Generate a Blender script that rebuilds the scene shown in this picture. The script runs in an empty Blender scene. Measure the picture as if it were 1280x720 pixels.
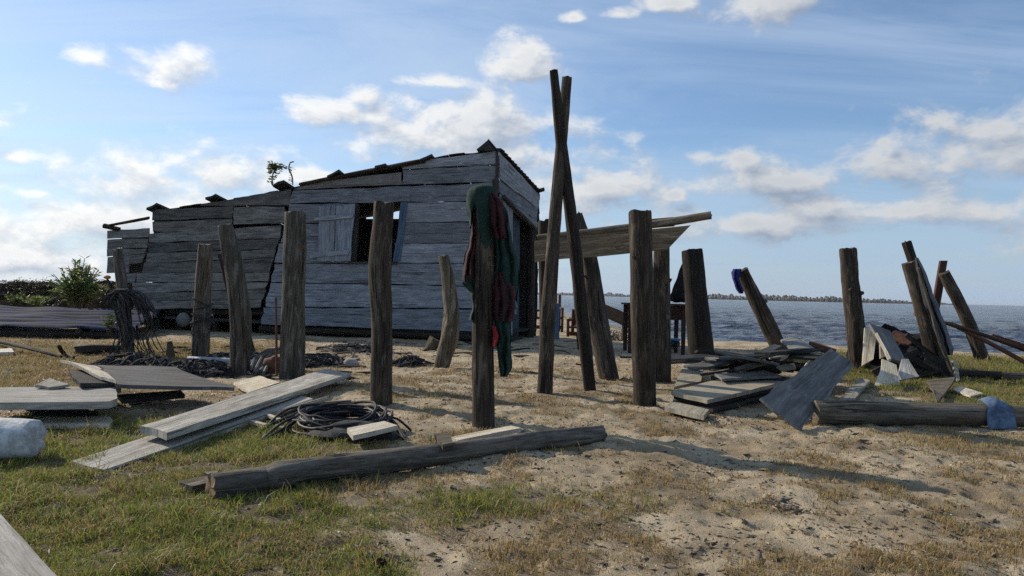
import bpy, math, random
import numpy as np
from mathutils import Vector, noise as mn
random.seed(7); rng = np.random.default_rng(7)
sc = bpy.context.scene; COL = sc.collection
PI = math.pi
V = Vector
# ------------------------------------------------------------------ camera geometry
EYE = V((0, 0, 1.0)); FPX = 900.0
_p = math.atan(7/FPX); _r = 0.0233
FW = V((0, math.cos(_p), math.sin(_p))); UP0 = V((0, -math.sin(_p), math.cos(_p))); RT0 = V((1, 0, 0))
RT = RT0*math.cos(_r) + UP0*math.sin(_r); UP = UP0*math.cos(_r) - RT0*math.sin(_r)
SUN = V((-0.84*math.cos(math.radians(31)), 0.5426*math.cos(math.radians(31)), math.sin(math.radians(31)))).normalized()

def ray(px, py): return FW + RT*((px-640)/FPX) + UP*((360-py)/FPX)
def at(px, py, Y):
    d = ray(px, py); return EYE + d*(Y/d.y)
def pz(px, py, z):
    d = ray(px, py); return EYE + d*((z-1.0)/d.z)
def onplane(px, py, p0, n):
    d = ray(px, py); return EYE + d*((p0-EYE).dot(n)/d.dot(n))

# ------------------------------------------------------------------ terrain
def _hash(ix, iy, s):
    h = (ix.astype(np.int64)*374761393 + iy.astype(np.int64)*668265263 + s*974634777) & 0xffffffff
    h = ((h ^ (h >> 13))*1274126177) & 0xffffffff
    return ((h ^ (h >> 16)) & 0xffff)/65535.0
def vnoise(x, y, s=0):
    x = np.asarray(x, float); y = np.asarray(y, float)
    ix = np.floor(x); iy = np.floor(y); fx = x-ix; fy = y-iy
    fx = fx*fx*(3-2*fx); fy = fy*fy*(3-2*fy)
    a = _hash(ix, iy, s); b = _hash(ix+1, iy, s); c = _hash(ix, iy+1, s); d = _hash(ix+1, iy+1, s)
    return (a*(1-fx)+b*fx)*(1-fy) + (c*(1-fx)+d*fx)*fy
def fbm(x, y, s=0, o=4):
    t = 0; a = .5; n = 0
    for i in range(o):
        t = t + a*vnoise(x, y, s+i*17); n += a; a *= .5
        x, y = x*2.03*.8+y*2.03*.6, y*2.03*.8-x*2.03*.6
    return t/n
def sstep(a, b, x):
    t = np.clip((np.asarray(x, float)-a)/(b-a), 0, 1); return t*t*(3-2*t)
SHORE = [(-6000, 140), (-60, 100), (-20, 75), (4.0, 60), (4.8, 46), (5.4, 25), (6.4, 21), (10.3, 20.0), (13.6, 18.0), (22, 14.5), (60, 0), (6000, -2000)]
WZ = -0.27
def shore_dist(x, y):
    x = np.asarray(x, float); y = np.asarray(y, float)
    best = np.full(x.shape, 1e9)
    for (ax, ay), (bx, by) in zip(SHORE[:-1], SHORE[1:]):
        dx, dy = bx-ax, by-ay; t = np.clip(((x-ax)*dx+(y-ay)*dy)/(dx*dx+dy*dy), 0, 1)
        best = np.minimum(best, np.hypot(x-ax-t*dx, y-ay-t*dy))
    ys = np.interp(x, [p[0] for p in SHORE], [p[1] for p in SHORE])
    return np.where(y < ys, best, -best)
def grass_fields(x, y):
    """amount of turf, and how green it is"""
    n = fbm(x*.9, y*.9, 5, 4)-.5; n2 = fbm(x*2.6, y*2.6, 9, 3)
    left = sstep(-.25, .45, -0.75-x+n*2.2-.15*(y-3))*sstep(-.5, .5, 5.4-y+n*2.0)
    patch = .8*np.exp(-(((x+.1)/.75)**2+((y-3.45)/.45)**2)*1.3)
    patch2 = .65*np.exp(-(((x+1.1)/.8)**2+((y-4.9)/.3)**2)*1.3)
    right = .9*sstep(3.9, 5.0, x+n*1.5)*sstep(6.3, 7.4, y+n)*sstep(15.5, 13.0, y)
    rnear = .45*sstep(1.6, 3.2, x+n)*sstep(6.6, 5.6, y)*sstep(4.0, 5.0, y)
    farl = .75*sstep(-2.8, -4.2, x+n*1.5)*sstep(5.2, 6.2, y)*sstep(15.0, 11.0, y)
    clump = .56*sstep(.42, .62, n2)*sstep(13, 8, y)
    amt = np.maximum.reduce([left, patch, patch2, right, rnear, farl, clump])
    green = np.clip(np.maximum.reduce([left*.9, patch*.65, right*.75, rnear*.5, farl*.15, patch2*.8]) + n*.5, 0, 1)
    return amt, green
def gz(x, y):
    x = np.asarray(x, float); y = np.asarray(y, float)
    s = shore_dist(x, y)
    base = -0.30*sstep(5.0, 0.0, s) - 2.2*sstep(0.0, -14.0, s)
    near = sstep(60, 25, y)
    amp = .35+.65*sstep(14, 5, y)
    b = (fbm(x*.7, y*.7, 1, 3)-.5)*.09 + (fbm(x*3.2, y*3.2, 2, 3)-.5)*.032 + ((fbm(x*12, y*12, 3, 4)-.5)*.030+(vnoise(x*31, y*31, 6)-.5)*.008)*amp
    amt, _ = grass_fields(x, y)
    foot = -(np.clip(vnoise(x*5.3, y*5.3, 31)-.70, 0, 1)*.10+np.clip(vnoise(x*9.1+3, y*9.1, 33)-.68, 0, 1)*.10)*(1-.7*amt)*amp
    return base + (b+foot)*near*sstep(-3, 2, s)
def gzf(x, y): return float(gz(np.array([x]), np.array([y]))[0])
def gp(px, py, dz=0.0):
    z = 0
    for _ in range(8):
        p = pz(px, py, z+dz); z = .5*z+.5*gzf(p.x, p.y)
    return pz(px, py, z+dz)

# ------------------------------------------------------------------ materials
def newmat(name):
    m = bpy.data.materials.new(name); m.use_nodes = True
    nt = m.node_tree; nt.nodes.clear()
    return m, nt
class NT:
    def __init__(s, nt): s.nt = nt
    def n(s, t, **kw):
        nd = s.nt.nodes.new(t)
        for k, v in kw.items():
            if k == 'i':
                for kk, vv in v.items():
                    if hasattr(vv, 'is_output') or isinstance(vv, bpy.types.NodeSocket): s.nt.links.new(vv, nd.inputs[kk])
                    else: nd.inputs[kk].default_value = vv
            else: setattr(nd, k, v)
        return nd
    def math(s, op, a, b=0.0, c=None, clamp=False):
        i = {0: a, 1: b}
        if c is not None: i[2] = c
        return s.n('ShaderNodeMath', operation=op, use_clamp=clamp, i=i).outputs[0]
    def mix(s, f, a, b, mode='MIX'):
        nd = s.n('ShaderNodeMix', data_type='RGBA', blend_type=mode)
        for k, v in ((0, f), (6, a), (7, b)):
            if isinstance(v, bpy.types.NodeSocket): s.nt.links.new(v, nd.inputs[k])
            else: nd.inputs[k].default_value = v if k == 0 or len(v) == 4 else (*v, 1)
        return nd.outputs[2]
    def ramp(s, f, a, b, smooth=True):
        nd = s.n('ShaderNodeMapRange', interpolation_type='SMOOTHSTEP' if smooth else 'LINEAR', i={0: f, 1: a, 2: b, 3: 0.0, 4: 1.0})
        return nd.outputs[0]
    def noise(s, vec, scale, detail=4, rough=.55, dist=0.0):
        return s.n('ShaderNodeTexNoise', i={'Vector': vec, 'Scale': scale, 'Detail': detail, 'Roughness': rough, 'Distortion': dist}).outputs[0]
    def out(s, sh): s.nt.links.new(sh, s.n('ShaderNodeOutputMaterial').inputs['Surface'])
    def bsdf(s, col, rough=.8, bump=None, bstr=.5, bdist=.01, spec=.3, **kw):
        b = s.n('ShaderNodeBsdfPrincipled', i={'Base Color': col if isinstance(col, bpy.types.NodeSocket) else (*col, 1), 'Roughness': rough, 'Specular IOR Level': spec})
        for k, v in kw.items(): b.inputs[k].default_value = v
        if bump is not None:
            bp = s.n('ShaderNodeBump', i={'Height': bump, 'Strength': bstr, 'Distance': bdist})
            s.nt.links.new(bp.outputs[0], b.inputs['Normal'])
        return b.outputs[0]

def wood(name, c1, c2, crack=.6, gscale=1.0, stain=(.05, .045, .035), stain_amt=.35, pale=None, rough=.85, vspan=.44):
    m, nt = newmat(name); T = NT(nt)
    uv = T.n('ShaderNodeUVMap').outputs[0]
    rnd = T.n('ShaderNodeNewGeometry').outputs['Random Per Island']
    sep = T.n('ShaderNodeSeparateXYZ', i={0: uv})
    off = T.math('MULTIPLY', rnd, 91.7)
    def vec(su, sv):
        return T.n('ShaderNodeCombineXYZ', i={0: T.math('MULTIPLY_ADD', sep.outputs[0], su, off), 1: T.math('MULTIPLY', sep.outputs[1], sv), 2: off}).outputs[0]
    g = T.noise(vec(3.0*gscale, 70*gscale), 1.0, 7, .72, 1.0)
    g2 = T.noise(vec(5*gscale, 22*gscale), 1.0, 6, .7, .5)
    bl = T.noise(vec(2.3, 7), 1.0, 6, .65)
    cr = T.noise(vec(1.2*gscale, 36*gscale), 1.0, 4, .6, 1.2)
    crk = T.ramp(cr, .60, .67)
    crk = T.math('MULTIPLY', crk, crack)
    gg = T.math('ADD', T.math('MULTIPLY', g, .65), T.math('MULTIPLY', g2, .35))
    col = T.mix(T.ramp(gg, .38, .63), c1, c2)
    if pale is not None:
        col = T.mix(T.math('MULTIPLY', T.ramp(T.noise(vec(2.6, 16), 1.0, 7, .75, .8), .50, .64), .75), col, pale)
    col = T.mix(T.math('MULTIPLY', T.ramp(bl, .48, .70), stain_amt), col, stain)
    val = T.math('MULTIPLY_ADD', rnd, vspan, 1.0-vspan/2)
    hs = T.n('ShaderNodeHueSaturation', i={'Value': val, 'Color': col, 'Saturation': T.math('MULTIPLY_ADD', T.math('FRACT', T.math('MULTIPLY', rnd, 7.31)), .5, .75)}).outputs[0]
    col = T.mix(crk, hs, (.018, .016, .013))
    h = T.math('SUBTRACT', gg, T.math('MULTIPLY', crk, 1.4))
    T.out(T.bsdf(col, rough, h, 1.0, .014, .2))
    return m

def plain(name, c, rough=.8, var=.3, scale=8, c2=None, spec=.3, bstr=.4, bdist=.01, metal=0.0):
    m, nt = newmat(name); T = NT(nt)
    ob = T.n('ShaderNodeTexCoord').outputs['Object']
    n = T.noise(ob, scale, 6, .65); n2 = T.noise(ob, scale*5, 4, .6)
    cc = c2 if c2 else tuple(v*(1-var) for v in c)
    col = T.mix(T.ramp(T.math('ADD', T.math('MULTIPLY', n, .7), T.math('MULTIPLY', n2, .3)), .38, .62), cc, c)
    T.out(T.bsdf(col, rough, n2, bstr, bdist, spec, Metallic=metal))
    return m

M = {}
M['post'] = wood('weathered post wood', (.026, .018, .011), (.10, .072, .046), .9, .8, (.016, .015, .012), .6, pale=(.20, .16, .11))
M['palepost'] = wood('bleached grey post wood', (.050, .040, .027), (.145, .120, .083), .8, .8, (.03, .03, .022), .5, pale=(.26, .24, .2))
M['redpost'] = wood('reddish bark post wood', (.028, .020, .014), (.10, .073, .049), .95, .7, (.016, .013, .010), .6, pale=(.19, .15, .11))
M['darkpost'] = wood('dark wet post wood', (.017, .013, .010), (.054, .041, .031), .8, .8, (.012, .012, .01), .5)
M['log'] = wood('grey barkless log', (.066, .053, .038), (.185, .155, .113), .9, .8, (.025, .025, .02), .55, pale=(.2, .185, .155))
M['wall'] = wood('silver grey wall boards', (.138, .146, .160), (.275, .288, .31), .55, .6, (.065, .066, .069), .4, pale=(.36, .375, .40), vspan=.62)
M['oldwall'] = wood('brown grey wall boards', (.085, .081, .073), (.215, .205, .182), .6, .6, (.03, .029, .025), .5, pale=(.25, .24, .215), vspan=.7)
M['shutter'] = wood('pale shutter boards', (.17, .188, .21), (.33, .352, .385), .7, .6, (.08, .083, .09), .5)
M['tan'] = wood('brown sun bleached wood', (.085, .066, .047), (.24, .19, .135), .7, .8, (.04, .032, .024), .45, pale=(.34, .28, .21))
M['trim'] = wood('dark trim boards', (.03, .027, .025), (.07, .063, .058), .6, .8)
M['bluewood'] = wood('faded blue painted wood', (.07, .11, .165), (.13, .18, .25), .5, .8, (.05, .05, .05), .3)
M['plank'] = wood('silvered planks', (.24, .225, .195), (.44, .42, .37), .6, .6, (.13, .12, .095), .45, pale=(.54, .52, .47))
M['pale'] = wood('pale raw planks', (.42, .37, .28), (.62, .56, .44), .3, .7, (.22, .18, .13), .4, pale=(.70, .65, .57))
M['ply2'] = wood('dark weathered plywood', (.065, .064, .06), (.125, .122, .115), .3, .35, (.07, .05, .034), .5, pale=(.16, .155, .145))
M['endgrain'] = plain('sawn end grain', (.30, .20, .115), .9, .4, 14, c2=(.13, .085, .05))
M['ply'] = wood('grey plywood', (.10, .10, .095), (.185, .185, .175), .35, .35, (.05, .047, .042), .55, pale=(.24, .235, .22))
M['beige'] = wood('beige board sheets', (.215, .195, .15), (.33, .30, .235), .25, .35, (.11, .098, .075), .5)
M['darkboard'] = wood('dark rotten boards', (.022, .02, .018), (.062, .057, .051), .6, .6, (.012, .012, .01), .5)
M['redwood'] = wood('reddish brown wood', (.062, .026, .016), (.13, .058, .034), .4, .8)
M['rust'] = plain('rusty iron', (.17, .075, .045), .85, .5, 14)
M['hose'] = plain('black rubber', (.018, .0185, .02), .6, .3, 20, spec=.3, bstr=.1)
M['net'] = plain('dark old netting', (.065, .062, .062), .9, .5, 18, c2=(.02, .02, .02))
M['rope'] = plain('grey rope', (.20, .19, .17), .9, .4, 40)
M['foam'] = plain('dirty white foam', (.62, .63, .62), .85, .3, 9, c2=(.30, .31, .30), bstr=.5, bdist=.008)
M['stone'] = plain('pale stone', (.42, .40, .36), .9, .4, 5)
M['tin'] = plain('weathered zinc', (.014, .031, .085), .75, .4, 3, c2=(.014, .018, .028), metal=0.0, spec=.08, bstr=.15)
M['pipe'] = plain('pale plastic pipe', (.30, .34, .40), .5, .25, 6)
M['blue'] = plain('blue plastic', (.03, .17, .36), .5, .4, 10, c2=(.02, .10, .22))
M['royal'] = plain('royal blue cloth', (.013, .022, .14), .85, .4, 12)
M['bluewhite'] = plain('grey blue plastic sheet', (.14, .20, .30), .75, .4, 9, c2=(.06, .09, .14), spec=.15)
M['orange'] = plain('orange plastic', (.55, .22, .03), .6, .3, 10)
M['black'] = plain('black tarpaulin', (.012, .012, .014), .85, .4, 9, spec=.15)
M['slate'] = plain('dark grey blue tarpaulin', (.03, .034, .043), .6, .5, 10, c2=(.02, .022, .028), spec=.4)
M['green'] = plain('dark green cloth', (.014, .042, .032), .9, .45, 9)
M['maroon'] = plain('maroon cloth', (.052, .015, .02), .9, .4, 9)
M['red'] = plain('red cloth', (.30, .02, .024), .9, .3, 9)
M['furniture'] = wood('dark furniture wood', (.028, .012, .009), (.06, .03, .02), .3, .8)
M['curtain'] = plain('dull blue door paint', (.05, .066, .085), .8, .4, 5)
M['twig'] = plain('brown twig', (.12, .09, .06), .9, .4, 20)

def leafmat(name, attr=True, tint=(1, 1, 1), transl=.35):
    m, nt = newmat(name); T = NT(nt)
    c = T.n('ShaderNodeVertexColor', layer_name='Col').outputs[0]
    d = T.n('ShaderNodeBsdfPrincipled', i={'Base Color': c, 'Roughness': .55, 'Specular IOR Level': .3}).outputs[0]
    t = T.n('ShaderNodeBsdfTranslucent', i={'Color': c}).outputs[0]
    mx = T.n('ShaderNodeMixShader', i={0: transl, 1: d, 2: t}).outputs[0]
    T.out(mx); return m
M['leaf'] = leafmat('leaves', transl=.4); M['grass'] = leafmat('grass blades', transl=.42); M['litter'] = leafmat('ground litter', transl=0.0)
M['forest'] = leafmat('far wood', transl=0.0)

def ground_mat():
    m, nt = newmat('sandy ground'); T = NT(nt)
    pos = T.n('ShaderNodeNewGeometry').outputs['Position']
    at_ = T.n('ShaderNodeVertexColor', layer_name='Col').outputs[0]
    sep = T.n('ShaderNodeSeparateColor', i={0: at_})
    grass, wet, far = sep.outputs[0], sep.outputs[1], sep.outputs[2]
    n1 = T.noise(pos, 1.7, 6, .62); n2 = T.noise(pos, 9, 6, .68); n3 = T.noise(pos, 60, 4, .7); n4 = T.noise(pos, 260, 2, .6)
    sand = T.mix(T.ramp(n1, .35, .65), (.25, .192, .118), (.475, .395, .27))
    sand = T.mix(T.math('MULTIPLY', T.ramp(n2, .52, .68), .45), sand, (.25, .185, .115))
    sand = T.mix(T.math('MULTIPLY', T.ramp(n3, .5, .72), .35), sand, (.56, .475, .335))
    soil = T.mix(T.ramp(n2, .4, .65), (.075, .058, .034), (.20, .15, .088))
    gm = T.ramp(T.math('ADD', grass, T.math('MULTIPLY', T.math('SUBTRACT', n2, .5), .9)), .3, .75)
    col = T.mix(T.math('MULTIPLY', gm, .85), sand, soil)
    specks = T.ramp(T.noise(pos, 45, 5, .7), .60, .68)
    col = T.mix(T.math('MULTIPLY', specks, .6), col, (.06, .045, .028))
    col = T.mix(T.math('MULTIPLY', wet, .75), col, (.10, .08, .06))
    col = T.mix(far, col, (.06, .07, .03))
    h = T.math('ADD', T.math('MULTIPLY', n2, .45), T.math('ADD', T.math('MULTIPLY', n3, .42), T.math('MULTIPLY', n4, .24)))
    T.out(T.bsdf(col, .92, h, .9, .035, .2)); return m
M['ground'] = ground_mat()

def water_mat():
    m, nt = newmat('brown blue water'); T = NT(nt)
    pos = T.n('ShaderNodeNewGeometry').outputs['Position']
    mp = T.n('ShaderNodeMapping', i={'Vector': pos, 'Scale': (.55, 1.0, 1), 'Rotation': (0, 0, .5)}).outputs[0]
    a = T.noise(mp, 2.6, 4, .6, .5); b = T.noise(mp, 9, 3, .6, .3); c = T.noise(mp, .5, 3, .55, .4)
    h = T.math('ADD', T.math('MULTIPLY', c, 2.2), T.math('ADD', T.math('MULTIPLY', a, .8), T.math('MULTIPLY', b, .22)))
    col = T.mix(T.ramp(T.noise(pos, .12, 3, .5), .35, .65), (.034, .050, .078), (.066, .066, .070))
    T.out(T.bsdf(col, .13, h, 1.0, .5, .5, IOR=1.33)); return m
M['water'] = water_mat()

# ------------------------------------------------------------------ mesh building
def tag(o, label=None, cat=None, group=None, kind=None):
    if label: o['label'] = label
    if cat: o['category'] = cat
    if group: o['group'] = group
    if kind: o['kind'] = kind
    return o
def wloc(o):
    p = V((0, 0, 0))
    while o is not None: p = p+o.location; o = o.parent
    return p
def empty(name, loc, label, cat, group=None):
    o = bpy.data.objects.new(name, None); o.location = loc; o.empty_display_size = .2; COL.objects.link(o)
    return tag(o, label, cat, group)
class MB:
    def __init__(s): s.v = []; s.f = []; s.uv = []; s.mi = []; s.c = []
    def vert(s, p, c=(1, 1, 1)): s.v.append((p[0], p[1], p[2])); s.c.append(c); return len(s.v)-1
    def face(s, idx, uvs=None, mi=0):
        s.f.append(tuple(idx)); s.uv.extend(uvs if uvs else [(0, 0)]*len(idx)); s.mi.append(mi)
    # a plank: quad tl,tr (one long edge) / bl,br (other), thickened along -n
    def board(s, tl, tr, br, bl, th, n=None, seg=.22, jit=.004, endjit=.012, warp=.0, mi=0):
        tl, tr, br, bl = V(tl), V(tr), V(br), V(bl)
        L = ((tr-tl).length+(br-bl).length)/2; W = ((bl-tl).length+(br-tr).length)/2
        if n is None:
            n = (tr-tl).cross(bl-tl).normalized()
            if n.dot(EYE-tl) < 0 and n.z < .3: n = -n
            if n.z < -.2: n = -n
        k = max(2, int(L/seg)+1); w = max(1, int(W/.12)); w = min(w, 6)
        sd = random.uniform(0, 500); u0 = random.uniform(0, 50); v0 = random.uniform(0, 20)
        eD = (tr-tl).normalized()
        F = []; B = []
        for i in range(k+1):
            t = i/k; a = tl.lerp(tr, t); b = bl.lerp(br, t)
            wd = (b-a).normalized() if (b-a).length > 1e-6 else V((0, 0, 1))
            a = a + wd*mn.noise((sd, t*L*2.2, 0))*jit*2; b = b + wd*mn.noise((sd, t*L*2.2, 9))*jit*2
            bend = n*mn.noise((sd+3, t*L*.7, 4))*warp
            row = []; rb = []
            for j in range(w+1):
                q = a.lerp(b, j/w)
                if i in (0, k): q = q + eD*(random.uniform(-1, 1)*endjit)
                q = q + bend + n*mn.noise((sd+7, t*L*1.1, j/w*W*2))*warp*.5
                uv = (u0+t*L, v0+j/w*W)
                row.append((s.vert(q), uv)); rb.append((s.vert(q-n*th), uv))
            F.append(row); B.append(rb)
        fl = (F[1][0][0], )
        def q4(a, b, c, d, dv=(0, 0)):
            s.face([x[0] for x in (a, b, c, d)], [(x[1][0], x[1][1]) for x in (a, b, c, d)], mi)
        nn = (V(s.v[F[1][0][0]])-V(s.v[F[0][0][0]])).cross(V(s.v[F[0][1][0]])-V(s.v[F[0][0][0]]))
        flip = nn.dot(n) < 0
        def Q(a, b, c, d):
            if flip: q4(d, c, b, a)
            else: q4(a, b, c, d)
        for i in range(k):
            for j in range(w):
                Q(F[i][j], F[i+1][j], F[i+1][j+1], F[i][j+1]); Q(B[i][j], B[i][j+1], B[i+1][j+1], B[i+1][j])
            Q((B[i][0][0], (B[i][0][1][0], v0-th)), (B[i+1][0][0], (B[i+1][0][1][0], v0-th)), F[i+1][0], F[i][0])
            Q(F[i][w], F[i+1][w], (B[i+1][w][0], (B[i+1][w][1][0], v0+W+th)), (B[i][w][0], (B[i][w][1][0], v0+W+th)))
        for j in range(w):
            Q(F[0][j], F[0][j+1], B[0][j+1], B[0][j]); Q(F[k][j+1], F[k][j], B[k][j], B[k][j+1])
    # bent / corrugated sheet over a quad a(u0v0) b(u1v0) c(u1v1) d(u0v1)
    def sheet(s, a, b, c, d, th=.02, nu=24, nv=12, warp=.02, edge=.01, corr=0, ncorr=10, mi=0, sag=0):
        a, b, c, d = V(a), V(b), V(c), V(d)
        n = (b-a).cross(d-a).normalized()
        if n.z < 0: n = -n
        L = ((b-a).length+(c-d).length)/2; W = ((d-a).length+(c-b).length)/2
        sd = random.uniform(0, 500); u0 = random.uniform(0, 50)
        F = [[None]*(nv+1) for _ in range(nu+1)]; B = [[None]*(nv+1) for _ in range(nu+1)]
        for i in range(nu+1):
            for j in range(nv+1):
                u, v = i/nu, j/nv
                uu = u + (mn.noise((sd, v*W*4, 1))*edge/L*(1 if i == 0 else 0) + mn.noise((sd, v*W*4, 2))*edge/L*(1 if i == nu else 0))*2
                vv = v + (mn.noise((sd, u*L*4, 3))*edge/W*(1 if j == 0 else 0) + mn.noise((sd, u*L*4, 4))*edge/W*(1 if j == nv else 0))*2
                p = (a*(1-uu)+b*uu)*(1-vv) + (d*(1-uu)+c*uu)*vv
                p = p + n*(mn.noise((sd, u*L*1.2, v*W*1.2))*warp + corr*math.sin(2*PI*ncorr*v) - sag*math.sin(PI*u))
                uv = (u0+u*L, v*W)
                F[i][j] = (s.vert(p), uv); B[i][j] = (s.vert(p-n*th), uv)
        flip = ((b-a).cross(d-a)).dot(n) < 0
        def Q(*q):
            if flip: q = q[::-1]
            s.face([x[0] for x in q], [x[1] for x in q], mi)
        for i in range(nu):
            for j in range(nv):
                Q(F[i][j], F[i+1][j], F[i+1][j+1], F[i][j+1]); Q(B[i][j], B[i][j+1], B[i+1][j+1], B[i+1][j])
        for i in range(nu):
            Q(B[i][0], B[i+1][0], F[i+1][0], F[i][0]); Q(F[i][nv], F[i+1][nv], B[i+1][nv], B[i][nv])
        for j in range(nv):
            Q(F[0][j], F[0][j+1], B[0][j+1], B[0][j]); Q(F[nu][j+1], F[nu][j], B[nu][j], B[nu][j+1])
    # round timber / rod along a path
    def tube(s, pts, rad, seg=14, rough=.1, step=.08, cap=True, capj=.012, mi=0, capmi=None, smooth=True):
        pts = [V(p) for p in pts]
        if not hasattr(rad, '__len__'): rad = [rad]*len(pts)
        # resample with catmull-rom
        P = []; R = []
        for i in range(len(pts)-1):
            p0 = pts[max(i-1, 0)]; p1 = pts[i]; p2 = pts[i+1]; p3 = pts[min(i+2, len(pts)-1)]
            k = max(1, int((p2-p1).length/step))
            for q in range(k):
                t = q/k
                if smooth and len(pts) > 2:
                    x = .5*((2*p1)+(p2-p0)*t+(2*p0-5*p1+4*p2-p3)*t*t+(3*p1-p0-3*p2+p3)*t**3)
                else: x = p1.lerp(p2, t)
                P.append(x); R.append(rad[i]*(1-t)+rad[i+1]*t)
        P.append(pts[-1]); R.append(rad[-1])
        sd = random.uniform(0, 800); u0 = random.uniform(0, 40); u = u0
        up = V((0.03, 1, 0.05)); rows = []
        prevx = None
        for i, p in enumerate(P):
            t = (P[min(i+1, len(P)-1)]-P[max(i-1, 0)]).normalized()
            if prevx is None:
                x = up - t*up.dot(t)
                if x.length < .15: x = V((1, 0, 0)) - t*t.x
            else: x = prevx - t*prevx.dot(t)
            x.normalize(); y = t.cross(x); prevx = x
            if i: u += (P[i]-P[i-1]).length
            row = []
            for j in range(seg):
                a = 2*PI*j/seg; dx, dy = math.cos(a), math.sin(a)
                rr = R[i]*(1 + rough*mn.noise((sd+dx*1.1, sd*.3+dy*1.1, u*1.6)) + rough*.55*mn.noise((sd+dx*3, dy*3, u*3.5)) + rough*.45*mn.noise((sd+dx*7, dy*7, u*1.5)) + rough*.25*mn.noise((sd+dx*12, dy*12, u*9)))
                q = p + x*(dx*rr) + y*(dy*rr)
                if cap and i in (0, len(P)-1): q = q + t*(mn.noise((sd+dx*2, dy*2, i*3.3))*capj*2)
                row.append(s.vert(q))
            rows.append((row, u))
        for i in range(len(rows)-1):
            (r0, ua), (r1, ub) = rows[i], rows[i+1]
            for j in range(seg):
                j2 = (j+1) % seg; va = 2*PI*R[i]*j/seg; vb = 2*PI*R[i]*(j+1)/seg
                s.face((r0[j], r0[j2], r1[j2], r1[j]), [(ua, va), (ua, vb), (ub, vb), (ub, va)], mi)
        if cap:
            for k, (r, uu) in ((0, rows[0]), (-1, rows[-1])):
                cidx = s.vert(P[k] + (P[k]-P[1 if k == 0 else -2]).normalized()*R[k]*random.uniform(-.05, .12))
                for j in range(seg):
                    j2 = (j+1) % seg; a = 2*PI*j/seg; b = 2*PI*(j+1)/seg
                    tri = (cidx, r[j2], r[j]) if k == 0 else (cidx, r[j], r[j2])
                    rr = R[k]*.3
                    uvs = [(uu, 0), (uu+rr*math.cos(b), rr*math.sin(b)), (uu+rr*math.cos(a), rr*math.sin(a))]
                    s.face(tri, uvs if k == 0 else [uvs[0], uvs[2], uvs[1]], mi if capmi is None else capmi)
    def blob(s, c, r, n=2, rough=.25, flatten=1.0, freq=1.5):
        import bmesh
        bm = bmesh.new(); bmesh.ops.create_icosphere(bm, subdivisions=n, radius=1.0)
        sd = random.uniform(0, 500); c = V(c); base = len(s.v)
        for v in bm.verts:
            d = v.co.normalized(); k = 1+rough*mn.noise(d*freq+V((sd, 0, 0)))+rough*.5*mn.noise(d*freq*2.7+V((0, sd, 0)))
            q = V((d.x*r[0], d.y*r[1], d.z*r[2]))*k
            if q.z < 0: q.z *= flatten
            s.vert(c+q)
        for f in bm.faces: s.face([base+v.index for v in f.verts], [(v.co.x*r[0], v.co.y*r[1]+v.co.z*r[2]) for v in f.verts])
        bm.free()
    def leaf(s, p, d, nrm, L, W, col):
        d = V(d).normalized(); side = d.cross(V(nrm))
        if side.length < 1e-4: side = d.cross(V((.3, .5, .8)))
        side.normalize(); up = side.cross(d).normalized(); p = V(p)
        a = s.vert(p, col); b = s.vert(p+d*L*.45+side*W*.5-up*L*.04, col); c = s.vert(p+d*L-up*L*.16, col); e = s.vert(p+d*L*.45-side*W*.5-up*L*.04, col)
        s.face((a, b, c)); s.face((a, c, e))
    def build(s, name, mat, parent=None, origin=None, smooth=True, sharp=40, colors=False):
        arr = np.array(s.v, dtype=np.float64)
        if origin is None:
            lo, hi = arr.min(0), arr.max(0); origin = V(((lo[0]+hi[0])/2, (lo[1]+hi[1])/2, lo[2]))
        origin = V(origin); arr = arr-np.array(origin)
        me = bpy.data.meshes.new(name); me.from_pydata(arr.tolist(), [], s.f)
        uvl = me.uv_layers.new(name='UVMap'); uvl.data.foreach_set('uv', np.array(s.uv, dtype=np.float32).ravel())
        mats = mat if isinstance(mat, (list, tuple)) else [mat]
        for m in mats: me.materials.append(M[m] if isinstance(m, str) else m)
        if len(mats) > 1: me.polygons.foreach_set('material_index', s.mi)
        if colors:
            ca = me.color_attributes.new('Col', 'FLOAT_COLOR', 'POINT')
            ca.data.foreach_set('color', np.concatenate([np.array(s.c, np.float32), np.ones((len(s.c), 1), np.float32)], 1).ravel())
        if smooth:
            me.polygons.foreach_set('use_smooth', [True]*len(me.polygons)); me.set_sharp_from_angle(angle=math.radians(sharp))
        me.update()
        o = bpy.data.objects.new(name, me); COL.objects.link(o)
        if parent is not None: o.parent = parent; o.location = origin-wloc(parent)
        else: o.location = origin
        return o

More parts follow.
